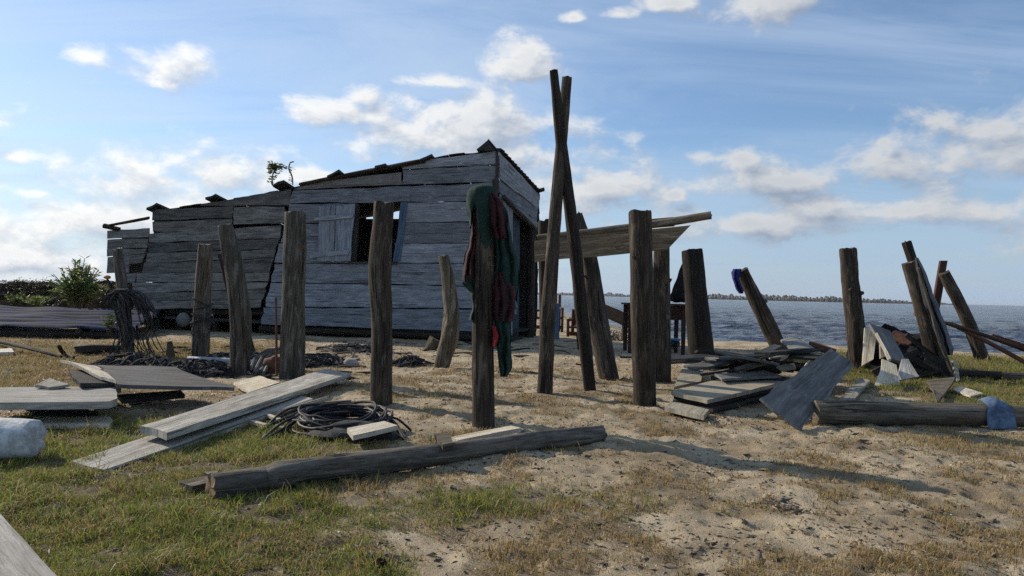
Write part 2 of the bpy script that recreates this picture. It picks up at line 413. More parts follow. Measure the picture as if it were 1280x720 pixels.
# ------------------------------------------------------------------ ground + water (structure)
def grid_mesh(name, xs, ys, zfun, mat, colfun=None):
    X, Y = np.meshgrid(xs, ys); Z = zfun(X, Y)
    nx, ny = len(xs), len(ys)
    v = np.stack([X.ravel(), Y.ravel(), Z.ravel()], 1)
    i = np.arange(nx*ny).reshape(ny, nx)
    q = np.stack([i[:-1, :-1].ravel(), i[:-1, 1:].ravel(), i[1:, 1:].ravel(), i[1:, :-1].ravel()], 1)
    me = bpy.data.meshes.new(name)
    me.vertices.add(len(v)); me.vertices.foreach_set('co', v.astype(np.float32).ravel())
    me.loops.add(q.size); me.loops.foreach_set('vertex_index', q.astype(np.int32).ravel())
    me.polygons.add(len(q)); me.polygons.foreach_set('loop_start', np.arange(0, q.size, 4, dtype=np.int32)); me.polygons.foreach_set('loop_total', np.full(len(q), 4, np.int32))
    me.polygons.foreach_set('use_smooth', np.ones(len(q), bool))
    me.update(calc_edges=True)
    if colfun is not None:
        ca = me.color_attributes.new('Col', 'FLOAT_COLOR', 'POINT'); c = colfun(X.ravel(), Y.ravel())
        ca.data.foreach_set('color', c.astype(np.float32).ravel())
    me.materials.append(mat); o = bpy.data.objects.new(name, me); COL.objects.link(o); return o
def grow(a, b, s0, g):
    out = [a]; s = s0
    while out[-1] < b: out.append(out[-1]+s); s *= g
    return out
ysl = list(np.arange(1.2, 6.5, .02)) + grow(6.5, 30, .026, 1.012) ; ysl += grow(ysl[-1]+.6, 6000, .8, 1.25)
ysl = [-6000, -1500, -300, -60, -12, -3, 0, .8] + ysl
xh = list(np.arange(0, 3.2, .022)) + grow(3.2, 16, .03, 1.015); xh += grow(xh[-1]+.5, 6000, .6, 1.3)
xs = np.array([-x for x in xh[::-1]][:-1] + xh)
def gcol(x, y):
    amt, gr = grass_fields(x, y); s = shore_dist(x, y)
    wet = sstep(2.2, .4, s+(fbm(x*.8, y*.8, 77, 3)-.5)*2.0)
    far = sstep(60, 120, np.abs(x)+y*.6)
    return np.stack([amt, wet, far, np.ones_like(x)], 1)
tag(grid_mesh('ground', xs, np.array(ysl), gz, M['ground'], gcol), kind='structure')
wys = np.array([-6000, -500, -40, 0] + grow(8, 40, .09, 1.006) + grow(41, 200, .5, 1.03) + grow(206, 6000, 12, 1.2))
wxh = list(np.arange(0, 30, .12)) + grow(30, 6000, .25, 1.12)
wxs = np.array([-x for x in grow(0, 6000, 1.0, 1.2)[::-1]][:-1] + wxh)
def wz(x, y):
    f = sstep(260, 60, np.hypot(x, y))*sstep(0, 3, -shore_dist(x, y)+1.0)
    u = x*.45+y*.9; w = x*.9-y*.45
    return WZ + f*((fbm(u*.9, w*.35, 41, 4)-.5)*.38 + (fbm(u*2.9+5, w*1.3, 42, 3)-.5)*.13)
tag(grid_mesh('water', wxs, wys, wz, M['water']), kind='structure')

# ------------------------------------------------------------------ grass and litter (stuff)
def blades(name, P, H, Wd, C, lean, mat):
    n = len(P); a = rng.uniform(0, 2*PI, n); b = rng.uniform(0, 2*PI, n)
    side = np.stack([np.cos(a), np.sin(a), np.zeros(n)], 1)*Wd[:, None]*.5
    bend = np.stack([np.cos(b), np.sin(b), np.zeros(n)], 1)*(H*lean)[:, None]
    up = np.stack([np.zeros(n), np.zeros(n), H], 1)
    v0 = P-side-np.array([0, 0, .006]); v1 = P+side-np.array([0, 0, .006]); m = P+up*.55+bend*.35
    v2 = m+side*.7; v3 = m-side*.7; v4 = P+up*(1-.25*lean[:, None]**2)+bend
    v = np.stack([v0, v1, v2, v3, v4], 1).reshape(-1, 3)
    base = np.arange(n)*5
    q = np.stack([base, base+1, base+2, base+3], 1); t = np.stack([base+3, base+2, base+4], 1)
    li = np.concatenate([q, t], 1).ravel()
    ls = np.stack([np.arange(n)*7, np.arange(n)*7+4], 1).ravel(); lt = np.tile([4, 3], n)
    me = bpy.data.meshes.new(name)
    me.vertices.add(len(v)); me.vertices.foreach_set('co', v.astype(np.float32).ravel())
    me.loops.add(len(li)); me.loops.foreach_set('vertex_index', li.astype(np.int32))
    me.polygons.add(2*n); me.polygons.foreach_set('loop_start', ls.astype(np.int32)); me.polygons.foreach_set('loop_total', lt.astype(np.int32))
    me.update(calc_edges=True)
    ca = me.color_attributes.new('Col', 'FLOAT_COLOR', 'POINT')
    c = np.repeat(np.concatenate([C, np.ones((n, 1))], 1), 5, axis=0); ca.data.foreach_set('color', c.astype(np.float32).ravel())
    me.materials.append(mat); o = bpy.data.objects.new(name, me); COL.objects.link(o); return o
def scatter(n, y0, y1, pw):
    u = rng.uniform(0, 1, n)
    y = (y0**pw + u*(y1**pw-y0**pw))**(1/pw)
    x = rng.uniform(-1, 1, n)*(y*.78+.5); return x, y
x, y = scatter(900000, 1.7, 15, .5)
amt, gr = grass_fields(x, y)
fine = fbm(x*7, y*7, 60, 3)
prob = np.clip(amt*1.1-.12, 0, 1)*sstep(.36, .62, fine+amt*.16)*.85 + .08*sstep(.42, .62, fine)
keep = rng.uniform(0, 1, len(x)) < prob
x, y, amt, gr = x[keep], y[keep], amt[keep], gr[keep]
s_ = shore_dist(x, y); ok = s_ > 1.5
x, y, amt, gr = x[ok], y[ok], amt[ok], gr[ok]
n = len(x)
weed = (vnoise(x*6.5, y*6.5, 63) > .80) & (amt > .3)
tuft = 1.1*weed + sstep(.45, .68, fbm(x*5.5, y*5.5, 61, 3))
H = (.010+.040*rng.beta(2, 3, n)*(.30+.85*amt)*(.45+1.0*tuft))*(1+.9*(rng.uniform(0, 1, n) < .025))*(1+.05*y)
Wd = (.0022+.0020*rng.uniform(0, 1, n))*(1+.10*y)
gpat = fbm(x*3.1, y*3.1, 71, 3)
isg = rng.uniform(0, 1, n) < np.clip((gr*1.6-.06)*(.35+1.2*sstep(.35, .65, gpat)), 0, .80)
gcolr = np.array([.19, .228, .050])*(rng.uniform(.6, 1.45, n)[:, None])*np.stack([rng.uniform(.8, 1.35, n), np.ones(n), rng.uniform(.6, 1.3, n)], 1)
dry = np.array([.36, .265, .125])*(rng.uniform(.45, 1.35, n)[:, None])*np.stack([np.ones(n), rng.uniform(.85, 1.08, n), rng.uniform(.7, 1.1, n)], 1)
C = np.where(isg[:, None], gcolr, dry)
P = np.stack([x, y, gz(x, y)], 1)
tag(blades('grass', P, H, Wd, C, rng.uniform(.2, 1.5, n), M['grass']), 'short green and straw coloured grass on sandy soil', 'grass', kind='stuff')
# litter: chips, weed scraps and pebbles
x, y = scatter(60000, 1.9, 14, .7)
cl = fbm(x*1.6, y*1.6, 90, 3); amt, gr = grass_fields(x, y)
keep = rng.uniform(0, 1, len(x)) < np.clip(sstep(.48, .68, cl)*.7+.20, 0, 1)*(1-.5*amt)
x, y = x[keep], y[keep]
for cx_, cy_, sp_, nn_ in ((965, 631, .07, 150), (1000, 640, .05, 60), (885, 527, .16, 220), (1110, 585, .12, 90), (880, 690, .06, 60), (690, 622, .07, 70), (430, 690, .16, 220), (385, 715, .12, 120), (560, 500, .05, 30)):
    c_ = gp(cx_, cy_); x = np.append(x, c_.x+rng.normal(0, sp_, nn_)); y = np.append(y, c_.y+rng.normal(0, sp_*.7, nn_))
dx_ = rng.uniform(2.5, 14, 9000); dy_ = rng.uniform(12, 40, 9000); sd_ = shore_dist(dx_, dy_); kk_ = (sd_ > .3) & (sd_ < 3.2) & (rng.uniform(0, 1, 9000) < .25+.75*(fbm(dx_*1.3, dy_*1.3, 93, 3) > .5))
x = np.append(x, dx_[kk_]); y = np.append(y, dy_[kk_])
z = gz(x, y); mb = MB()
for i in range(len(x)):
    s = random.uniform(.0025, .0085)*(1+.10*y[i])*(2.2 if random.random() < .03 else 1); a = random.uniform(0, PI)
    k = random.random()
    if k < .7: c = V((.055, .04, .027))*random.uniform(.5, 1.6)
    elif k < .9: c = V((.24, .17, .10))*random.uniform(.6, 1.3)
    else: c = V((.45, .42, .36))*random.uniform(.7, 1.1)
    e = 1 if k > .9 else random.choice([1.2, 2, 3.5])
    dx, dy = V((math.cos(a), math.sin(a), random.uniform(-.3, .3)))*s*e, V((-math.sin(a), math.cos(a), random.uniform(-.4, .4)))*s*.8
    p = V((x[i], y[i], z[i])); b = [mb.vert(p+dx*random.uniform(.6, 1.1)-dy*.4, c), mb.vert(p+dy, c), mb.vert(p-dx*random.uniform(.6, 1.1), c), mb.vert(p-dy*.9, c), mb.vert(p+V((random.uniform(-.4, .4)*s, random.uniform(-.4, .4)*s, s*random.uniform(.25, .8))), c)]
    for j in range(4): mb.face((b[j], b[(j+1) % 4], b[4]))
tag(mb.build('ground_litter', 'litter', colors=True, smooth=False), 'dark weed scraps, chips and pebbles strewn over the sand', 'debris', kind='stuff')

# ------------------------------------------------------------------ far wood across the water
mb = MB()
for i in range(9000):
    px = random.uniform(-500, 1200)
    Yd = np.interp(px, [-500, 0, 400, 740, 900, 1060, 1200], [3300, 2700, 2200, 1700, 1000, 900, 980])+random.uniform(0, 70)
    hh = np.interp(px, [-500, 0, 740, 900, 1040, 1130, 1170, 1200], [8, 8, 8, 8.2, 7.4, 5.0, 3.2, 2.0])*(.9+.35*mn.noise((px*.035, 2, 0))+.2*mn.noise((px*.15, 5, 0)))*(random.uniform(.3, .8) if random.random() < .85 else random.uniform(.7, 1.15))
    X = (px-640)/900*Yd; w = hh*random.uniform(.2, .42); g = random.uniform(.5, 1.5)
    c = (.09*g, .082*g, .064*g)
    b0 = len(mb.v)
    for (r, zz) in ((.75, WZ-.2), (1.0, hh*.45), (.75, hh*.8)):
        for j in range(6):
            a = j*PI/3+random.uniform(-.3, .3); k = r*random.uniform(.75, 1.2)
            mb.vert((X+w*k*math.cos(a), Yd+w*k*math.sin(a), zz*random.uniform(.9, 1.1) if zz > 0 else zz), c)
    t = mb.vert((X, Yd, hh), c)
    for l in range(2):
        for j in range(6): mb.face((b0+l*6+j, b0+l*6+(j+1) % 6, b0+l*6+6+(j+1) % 6, b0+l*6+6+j))
    for j in range(6): mb.face((b0+12+j, b0+12+(j+1) % 6, t))
tag(mb.build('far_wood', 'forest', colors=True, smooth=False), 'far low wood along the opposite shore', 'wood', kind='stuff')

# ------------------------------------------------------------------ the hut
A = V((-0.32, 14.5, 0)); Bp = V((-9.12, 16.25, 0)); Cc = V((0.6, 17.0, 0))
nF = V((-(Bp-A).y, (Bp-A).x, 0)).normalized()
if nF.y > 0: nF = -nF
nS = V(((Cc-A).y, -(Cc-A).x, 0)).normalized()
hut = empty('wooden_hut', V((-4.6, 16.0, 0)), 'old grey plank hut leaning by the water with open shutter', 'hut')
def FP(px, py): return onplane(px, py, A, nF)
def SP(px, py): return onplane(px, py, A, nS)
def fb(mb, tl, tr, br, bl, th=.03, off=None, f=FP, n=nF, mi=0, jit=.011):
    o = random.uniform(0, .022) if off is None else off
    q = [f(*p)+n*o for p in (tl, tr, br, bl)]
    mb.board(q[0], q[1], q[2], q[3], th, n=n, seg=.2, jit=jit, endjit=.022, warp=.012, mi=mi)
def seam(y): return 364-40*(y-240)/165
G = .8
def fbv(mb, tl, tr, br, bl, **k): fb(mb, tl, bl, br, tr, **k)
mb = MB()
def row(y0l, y0r, y1l, y1r, xl=None, xr=619, w0=None, w1=None):
    """a row of the right wall between image heights at seam and at corner; w0/w1 open a hole (window)"""
    x0a = seam(y0l)+2 if xl is None else xl; x0b = seam(y1l)+2 if xl is None else xl
    f0 = lambda x: y0l+(y0r-y0l)*(x-330)/(620-330); f1 = lambda x: y1l+(y1r-y1l)*(x-330)/(620-330)
    spans = [((x0a, x0b), (xr, xr))] if w0 is None else [((x0a, x0b), (w0, w0)), ((w1, w1), (xr, xr))]
    for (la, lb), (ra, rb) in spans:
        fb(mb, (la, f0(la)+G*.5), (ra, f0(ra)+G*.5), (rb, f1(rb)-G*.5), (lb, f1(lb)-G*.5))
fb(mb, (504, 204), (621, 189), (621, 205.3), (504, 211.5)); fb(mb, (504, 212.6), (621, 206.5), (621, 227), (504, 230.5))
fb(mb, (385, 228), (502, 215.5), (502, 230.5), (366, 237.5), mi=1)
row(240, 227.8, 254.5, 251.6)
row(255.5, 252, 280, 277, w0=444, w1=504); row(280, 277, 303.6, 304.2, w0=442, w1=500); row(303.6, 304.4, 328.5, 329.5, w0=440, w1=495)
row(328.8, 329.8, 352.5, 358); row(353, 358.4, 383.5, 385.8); row(384.2, 386.3, 405.6, 416)
mb.build('plank_wall', ['wall', 'oldwall'], hut)
mb = MB()
L = [  # the older left part, board by board
 ((250, 256), (364, 236.5), (364, 256.5), (250, 257.2)), ((190, 262), (290.5, 257.8), (290.5, 272.3), (190, 275)), ((292, 258.8), (356, 258.5), (354, 279.3), (292, 280.5)),
 ((190, 277.5), (290, 273.6), (290, 287.8), (190, 290)), ((187, 292.5), (352, 281.5), (349, 297.6), (187, 303)), ((186, 304), (349, 298.6), (345, 311), (186, 315.4)),
 ((184, 316.3), (345, 311.8), (342.5, 322.6), (182, 328)), ((180, 328.8), (342.5, 323.4), (338, 340), (178, 341)), ((172, 341.6), (338, 340.7), (335, 352), (170, 353)),
 ((166, 353.8), (335, 352.8), (332, 360.6), (166, 366.6)), ((165, 367.4), (332, 361.5), (328.5, 374), (165, 376)), ((168, 376.7), (328, 374.8), (326.5, 385), (168, 386.5)),
 ((136, 288.5), (188, 285), (187, 296), (135.5, 298.4)), ((135.5, 299.2), (185, 298), (184, 310), (135, 310.4)), ((135, 311), (183, 310.8), (181, 317), (134.5, 320.6)),
 ((134.5, 321.5), (164, 320), (160, 340.5), (133.5, 341.4)), ((150, 318), (181, 318), (178, 329), (150, 330)), ((158, 342), (172, 341), (168, 354), (158, 354))]
for k, q in enumerate(L): fb(mb, *q, off=(-.015 if k == 3 else None))
mb.build('plank_wall', 'oldwall', hut)
# seam strip and corner boards
mb = MB()
fbv(mb, (620, 190), (624.5, 187.5), (622, 250), (618.5, 250), off=.035); fbv(mb, (618.5, 250), (622, 250), (620, 419), (617, 419), off=.03)
fbv(mb, (616.5, 226), (619.5, 226), (619, 420), (616, 420), off=.045)
mb.build('corner_post', 'trim', hut)
# side wall
mb = MB()
sb = lambda *q, **k: fb(mb, *q, f=SP, n=nS, **k)
sb((623, 190), (673, 243), (672.5, 261), (624, 224)); sb((624, 225), (672.5, 261.6), (671.5, 277), (624.5, 241)); sb((624.5, 242), (671.5, 278), (671, 291), (625, 248))
fbv(mb, (633, 256), (640.5, 262), (640, 420), (633, 418), f=SP, n=nS); fbv(mb, (624.5, 248.5), (632.5, 255), (632, 418), (624, 417), f=SP, n=nS)
mb.build('plank_wall', 'wall', hut)
mb = MB(); fbv(mb, (641, 262), (656, 277), (655, 421), (640.5, 419), f=SP, n=nS, off=-.12, mi=0)
door = mb.build('door', 'curtain', hut)
mb = MB()
mb.tube([SP(662, 424), SP(665, 286)], [.10, .10], 10, .08); mb.build('door_post', 'darkpost', hut)
mb = MB(); b = SP(672.5, 262); e = SP(632, 256)
mb.tube([SP(626, 246)+nS*.06, SP(668, 288)+nS*.06], [.045, .045], 8, .1); mb.build('door_lintel', 'trim', hut)
mb = MB(); fb(mb, (624, 418), (668, 424), (667, 429), (623, 424), f=SP, n=nS, off=.1, th=.3); mb.build('door_sill', 'darkboard', hut)
# roof: front edge points in the picture, back edge lower
edge = [(188, 262.5), (222, 258.5), (250, 254), (310, 245), (364, 234), (430, 222), (504, 203), (560, 193), (622, 186.5)]
front = [FP(*p) for p in edge]; back = [p - nF*2.75*1.0 + V((0, 0, -.46)) for p in front]
mb = MB()
for i in range(len(front)-1):
    m = max(1, int((front[i+1]-front[i]).length/.3))
    for k in range(m):
        a0 = front[i].lerp(front[i+1], k/m); a1 = front[i].lerp(front[i+1], (k+.96)/m); b0 = back[i].lerp(back[i+1], k/m); b1 = back[i].lerp(back[i+1], (k+.96)/m)
        o = V((0, 0, .03+random.uniform(0, .02))); ov = nF*random.uniform(-.10, -.04)+V((0, 0, -.035))
        mb.board(a0+o+ov, b0+o, b1+o, a1+o+ov, .022, n=V((0, .15, 1)).normalized(), seg=.5, jit=.006, endjit=.02)
roof = mb.build('roof', 'darkboard', hut)
for (px, py, w) in ((535, 199, 15), (478, 209.5, 15), (420, 219.5, 17), (352, 231.5, 15), (268, 248, 14), (195, 260, 15)):
    mb = MB(); c = FP(px, py-2.5); t = (front[8]-front[0]).normalized(); hw = w/900*15/2
    a = c+nF*.14; bdir = -nF*2.0+V((0, 0, -.33)); tz = V((0, 0, random.uniform(.0, .05)))
    mb.board(a-t*hw-tz, a-t*hw-tz+bdir, a+t*hw+tz+bdir, a+t*hw+tz, .05, n=V((0, .15, 1)).normalized(), seg=.4, endjit=.03); mb.build('rafter', 'darkboard', roof)
mb = MB()   # long pole laid along the eave and the broken eave stick at the left end
mb.tube([FP(376, 231)+nF*.05, FP(450, 216.5)+nF*.05, FP(532, 201)+nF*.05], [.035, .045, .05], 8, .1); mb.build('eave_pole', 'darkpost', roof)
mb = MB(); mb.tube([FP(136, 283)+nF*.08, FP(190, 273)+nF*.1], [.03, .035], 8, .1); mb.build('eave_pole', 'darkpost', roof)
mb = MB(); mb.tube([FP(134, 283)+nF*.1, FP(150, 287)+nF*.02], [.06, .05], 6, .2); mb.build('eave_pole', 'darkpost', roof)
mb = MB()   # bent ridge cap at the peak
p0 = FP(597, 188)+nF*.1; p1 = FP(611, 174)+nF*.02; p2 = FP(624, 189)+nF*.02; bk = -nF*.9+V((0, 0, -.15))
mb.board(p0, p1, p1+bk, p0+bk, .02, seg=.15, jit=.01); mb.board(p1+V((0.002, 0, 0)), p2, p2+bk, p1+bk+V((.002, 0, 0)), .02, seg=.15, jit=.01)
mb.board(FP(600, 186)+nF*.12, FP(612, 177)+nF*.12, FP(622, 190)+nF*.12, FP(601, 190)+nF*.12, .02, n=nF, seg=.1, jit=.01)
mb.build('ridge_cap', 'darkboard', roof)
mb = MB()   # shingle edge along the side gable, and the pole end at the back
for k in range(14):
    a = front[-1].lerp(front[-1]+(SP(673, 241)-front[-1]), k/14); b = front[-1].lerp(front[-1]+(SP(673, 241)-front[-1]), (k+1.15)/14)
    mb.board(a+V((.07, 0, .02)), b+V((.07, 0, .05)), b+V((-.3, .02, .05)), a+V((-.3, .02, .02)), .025, seg=.1)
mb.build('verge_board', 'darkboard', roof)
mb = MB(); c = SP(671, 240); mb.tube([c+V((-.3, .3, -.05)), c+V((.16, -.05, .06))], [.05, .05], 9, .12); mb.build('rafter', 'darkpost', roof)
# back and end walls, floor, beam, supports
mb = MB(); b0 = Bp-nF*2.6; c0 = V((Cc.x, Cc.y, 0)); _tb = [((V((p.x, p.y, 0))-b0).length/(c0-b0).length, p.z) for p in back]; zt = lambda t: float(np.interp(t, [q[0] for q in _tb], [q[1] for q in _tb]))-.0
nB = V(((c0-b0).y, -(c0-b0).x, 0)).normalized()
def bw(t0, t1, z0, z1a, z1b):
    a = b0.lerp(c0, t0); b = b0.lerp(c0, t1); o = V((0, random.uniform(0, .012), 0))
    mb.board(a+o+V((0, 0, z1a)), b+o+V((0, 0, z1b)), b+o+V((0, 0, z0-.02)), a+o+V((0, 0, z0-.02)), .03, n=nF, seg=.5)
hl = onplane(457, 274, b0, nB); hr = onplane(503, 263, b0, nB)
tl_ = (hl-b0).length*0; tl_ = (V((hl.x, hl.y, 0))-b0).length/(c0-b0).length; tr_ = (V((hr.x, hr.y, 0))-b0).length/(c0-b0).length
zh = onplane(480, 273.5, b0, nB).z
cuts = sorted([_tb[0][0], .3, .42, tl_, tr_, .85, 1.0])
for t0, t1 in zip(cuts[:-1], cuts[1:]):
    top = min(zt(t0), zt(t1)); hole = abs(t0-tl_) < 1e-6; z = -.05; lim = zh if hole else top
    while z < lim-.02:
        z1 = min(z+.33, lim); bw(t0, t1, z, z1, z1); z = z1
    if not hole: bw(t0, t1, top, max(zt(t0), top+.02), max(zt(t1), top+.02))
for k in range(5):      # low boards added across the lean-to back to keep the ground beneath dark
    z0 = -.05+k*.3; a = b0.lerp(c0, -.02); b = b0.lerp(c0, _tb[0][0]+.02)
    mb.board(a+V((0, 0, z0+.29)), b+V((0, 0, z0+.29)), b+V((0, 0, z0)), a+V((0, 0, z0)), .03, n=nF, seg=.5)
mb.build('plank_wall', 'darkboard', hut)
mb = MB(); o = FP(190, 350); o = V((o.x, o.y, 0))-nF*.04; e_ = V((back[0].x, back[0].y, 0))
for k in range(10):
    z0 = -.05+k*.27; za = min(z0+.275, front[0].z-.05); zb = min(z0+.275, back[0].z)
    if zb-z0 < .03: zb = z0+.0
    mb.board(V((o.x, o.y, za)), V((e_.x, e_.y, zb)), V((e_.x, e_.y, min(z0-.01, back[0].z-.02))), V((o.x, o.y, z0-.01)), .03, seg=.5)
mb.build('plank_wall', 'oldwall', hut)
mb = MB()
for k in range(5):      # dark backing added behind the lean-to so its gaps stay dark
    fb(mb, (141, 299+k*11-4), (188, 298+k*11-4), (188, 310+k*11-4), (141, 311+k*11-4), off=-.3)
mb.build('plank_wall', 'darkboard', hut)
mb = MB(); f0 = V((Bp.x, Bp.y, .34))-nF*.05; f1 = V((A.x, A.y, .22))-nF*.05
mb.board(f0, f1, V((Cc.x, Cc.y, .22)), V((b0.x, b0.y, .34)), .06, n=V((0, 0, 1)), seg=.6); mb.build('floor', 'darkboard', hut)
mb = MB(); mb.tube([FP(322, 411)-nF*.1, FP(470, 416)-nF*.1, FP(619, 422)-nF*.1], [.07, .075, .075], 10, .1); mb.build('floor_beam', 'darkpost', hut)
mb = MB(); mb.tube([FP(160, 389)-nF*.2, FP(325, 391)-nF*.2], [.07, .07], 10, .1); mb.build('floor_beam', 'darkpost', hut)
for px in (178, 216, 262, 300, 345, 420, 500, 575, 612):
    for dd in (.25, 1.6):
        q = FP(px, 400); x_, y_ = (V((q.x, q.y, 0))-nF*dd).xy; g_ = gzf(x_, y_)
        mb = MB(); mb.tube([V((x_, y_, g_-.15)), V((x_+random.uniform(-.05, .05), y_, .27))], .09, 9, .15); mb.build('support_post', 'darkpost', hut)
# window
wf = MB()
fb(wf, (438, 245.5), (514, 242.5), (514, 252), (438, 254.5), off=.04); wf.build('window_frame', 'wall', hut)
wf = MB(); fbv(wf, (444, 254.5), (449, 254.5), (444, 327), (438.5, 327), off=.03, th=.1); wf.build('window_frame', 'trim', hut)
wf = MB(); fb(wf, (437, 326.5), (497, 327), (497, 330.5), (437, 330), off=.04); wf.build('window_frame', 'trim', hut)
wf = MB(); fbv(wf, (502, 253.5), (510, 253.5), (501, 327), (492.5, 327), off=.035); wf.build('window_frame', 'bluewood', hut)
mb = MB(); fbv(mb, (402, 259), (421.6, 257.5), (419.4, 327), (399, 326.5), off=.10); fbv(mb, (422.8, 257.5), (446, 255.6), (440, 326.5), (420.9, 327), off=.105)
sh = mb.build('shutter', 'shutter', hut)
mb = MB(); fb(mb, (397, 272.5), (444, 268), (444, 273), (397, 277), off=.135, th=.034); mb.build('batten', 'wall', sh)
mb = MB(); fb(mb, (391, 317.5), (439, 313), (438, 318.5), (391, 323), off=.135, th=.034); mb.build('batten', 'wall', sh)

# ------------------------------------------------------------------ timber posts
def ground_under(p): return gzf(p.x, p.y)
def post(name, pts, ws, label, cat='post', mat='post', dys=None, rough=.11, group='timber posts standing in the sand', seg=18, sink=.35, base=None):
    """pts: image points from base to top, ws: widths there, dys: depth offsets along the post"""
    b = gp(*pts[0]) if base is None else base; Y = b.y; dys = dys or [0]*len(pts)
    P = [at(px, py, Y+d) for (px, py), d in zip(pts, dys)]; R = [w/2*Y/FPX for w in ws]
    # small sideways wander so no two timbers are straight alike
    if len(P) == 2: P = [P[0], P[0].lerp(P[1], .5)+V((random.uniform(-.012, .012), random.uniform(-.02, .02), 0)), P[1]]; R = [R[0], (R[0]+R[1])/2*random.uniform(.96, 1.05), R[1]]
    d = (P[0]-P[1]).normalized(); P = [P[0]+d*sink]+P; R = [R[0]*1.02]+R
    mb = MB(); mb.tube(P, R, seg+4, rough*1.25, step=.04, capj=.02 if name == 'wooden_post' else .006)
    for k in range(random.choice([0, 1, 2]) if name == 'wooden_post' and mat != 'darkpost' else 0):     # knots and branch stubs
        t = random.uniform(.35, .9); q = P[1].lerp(P[-1], t) if len(P) <= 3 else P[2].lerp(P[-1], t*.6); a = random.uniform(PI, 2*PI); rr = sum(R)/len(R)
        dv = V((math.cos(a), math.sin(a), random.uniform(-.1, .5))); mb.tube([q+dv*rr*.55, q+dv*rr*random.uniform(1.0, 1.22)], [rr*.34, rr*.2], 9, .2, step=.02)
    o = mb.build(name, mat, origin=b)
    return tag(o, label, cat, group), Y
post('wooden_post', [(160, 441), (155, 380), (147, 312)], [15, 14, 12], 'thin grey post standing behind the net draped stump', mat='palepost')
p2, Y2 = post('wooden_post', [(250, 449), (253, 380), (257, 306)], [21, 20, 17], 'grey post with rope tied round it, left of the crooked post', mat='palepost')
post('wooden_post', [(300, 468), (300, 400), (293, 340), (282, 282)], [24, 25, 24, 18], 'crooked grey post whose top bends to the left', mat='palepost')
post('wooden_post', [(313, 443), (296, 385), (276, 318)], [14, 12, 9], 'thin dark post leaning behind the crooked post', mat='darkpost')
post('wooden_post', [(365, 474), (367, 370), (369, 265)], [31, 28, 26], 'thick upright post in front of the hut, left of the window', mat='palepost', rough=.07)
post('wooden_post', [(477, 503), (477, 420), (475.5, 330), (480, 253)], [28, 26, 28, 25], 'thick post with a knot standing before the hut window')
post('wooden_post', [(552, 459), (562, 418), (564, 385), (560, 350), (555, 320)], [20, 24, 19, 16, 13], 'short bowed pale post between the window and the clothes post', mat='palepost', rough=.15)
post('tree_stump', [(537, 437), (545, 424)], [13, 17], 'small cut stump at the foot of the bowed post', 'stump', 'palepost', group=None, sink=.15)
p7, Y7 = post('wooden_post', [(604, 536), (604.5, 400), (606, 240)], [28, 27, 26], 'dark post with clothes draped over its top', rough=.07)
pA, YA = post('long_pole', [(681, 491), (688, 350), (700, 200), (709, 97)], [20, 18, 14, 12.5], 'long pole leaning right, paler of the crossed pair', 'pole', dys=[0, .05, .1, .15], group='tall crossed poles')
pB, YB = post('long_pole', [(737, 488), (721, 330), (704, 200), (692, 88)], [15, 15.5, 14, 10], 'long dark pole leaning left, taller of the crossed pair', 'pole', 'darkpost', dys=[0, -.1, -.2, -.3], group='tall crossed poles')
post('wooden_post', [(761, 474), (747, 400), (735, 322), (722, 268)], [26, 27, 22, 13], 'leaning brown post under the raised board, foot splayed right', mat='redpost', dys=[0, .15, .3, .4])
post('wooden_post', [(683, 470), (681, 380), (680, 276)], [14, 14, 13.5], 'slim post hidden behind the paler crossed pole', mat='darkpost')
post('wooden_post', [(806, 505), (803, 390), (800, 264)], [29, 29, 28], 'thick grey post in front of the raised board', rough=.06)
pE, YE = post('wooden_post', [(828, 477), (828, 400), (827, 305)], [22, 21, 20], 'post carrying the right end of the raised board')
pG, YG = post('wooden_post', [(878, 460), (871, 380), (865, 313)], [31, 29, 25], 'flat topped dark post beside the table with black tarpaulin', mat='darkpost', rough=.06)
pH, YH = post('wooden_post', [(984, 456), (957, 400), (927, 338)], [19, 19.5, 17], 'leaning post with a blue rag tied at its top', mat='redpost')
post('wooden_post', [(1076, 462), (1071, 420), (1064, 360), (1060, 311)], [23, 24, 20, 19], 'upright barky post between the two plank heaps', mat='redpost', rough=.14)
pJ, YJ = post('wooden_post', [(1178, 474), (1160, 410), (1137, 328)], [22, 21, 19], 'leaning post with dark tarpaulin hung from its top', dys=[0, 0, .1])
post('wooden_post', [(1178, 462), (1160, 390), (1133, 303)], [11, 11, 11], 'taller thin post leaning behind the tarpaulin post', mat='darkpost')
post('wooden_post', [(1229, 451), (1207, 395), (1180, 341)], [16, 15, 13], 'leaning post at far right on the grass by the water')
b = gp(1160, 447); mb = MB(); Y = b.y
mb.board(at(1155, 448, Y), at(1176, 327, Y), at(1184.5, 327, Y), at(1164, 448, Y), .06, seg=.2, endjit=.02)
tag(mb.build('wooden_board', 'redwood', origin=b), 'upright reddish board leaning behind the rightmost post', 'board')
b = gp(695.5, 424); mb = MB(); Y = b.y
mb.board(at(692, 428, Y), at(692, 379, Y), at(699.5, 379, Y), at(699, 428, Y), .05, seg=.2)
tag(mb.build('wooden_board', 'bluewood', origin=b), 'short blue grey board standing upright between the crossed poles', 'board')
b = gp(346, 470); mb = MB(); mb.tube([at(346, 474, b.y), at(345, 372, b.y)], [.014, .012], 8, .2)
tag(mb.build('iron_rod', 'rust', origin=b), 'thin rusty rod standing left of the thick upright post', 'rod')
b = gp(751, 436); mb = MB(); mb.tube([at(752, 440, b.y), at(738, 388, b.y+.1)], [.035, .03], 8, .15)
tag(mb.build('wooden_stick', 'darkpost', origin=b), 'thin dark stick leaning on the brown splayed post', 'stick')
b = gp(724, 437); mb = MB(); mb.tube([at(726, 440, b.y), at(723, 417, b.y)], [.05, .05], 8, .15)
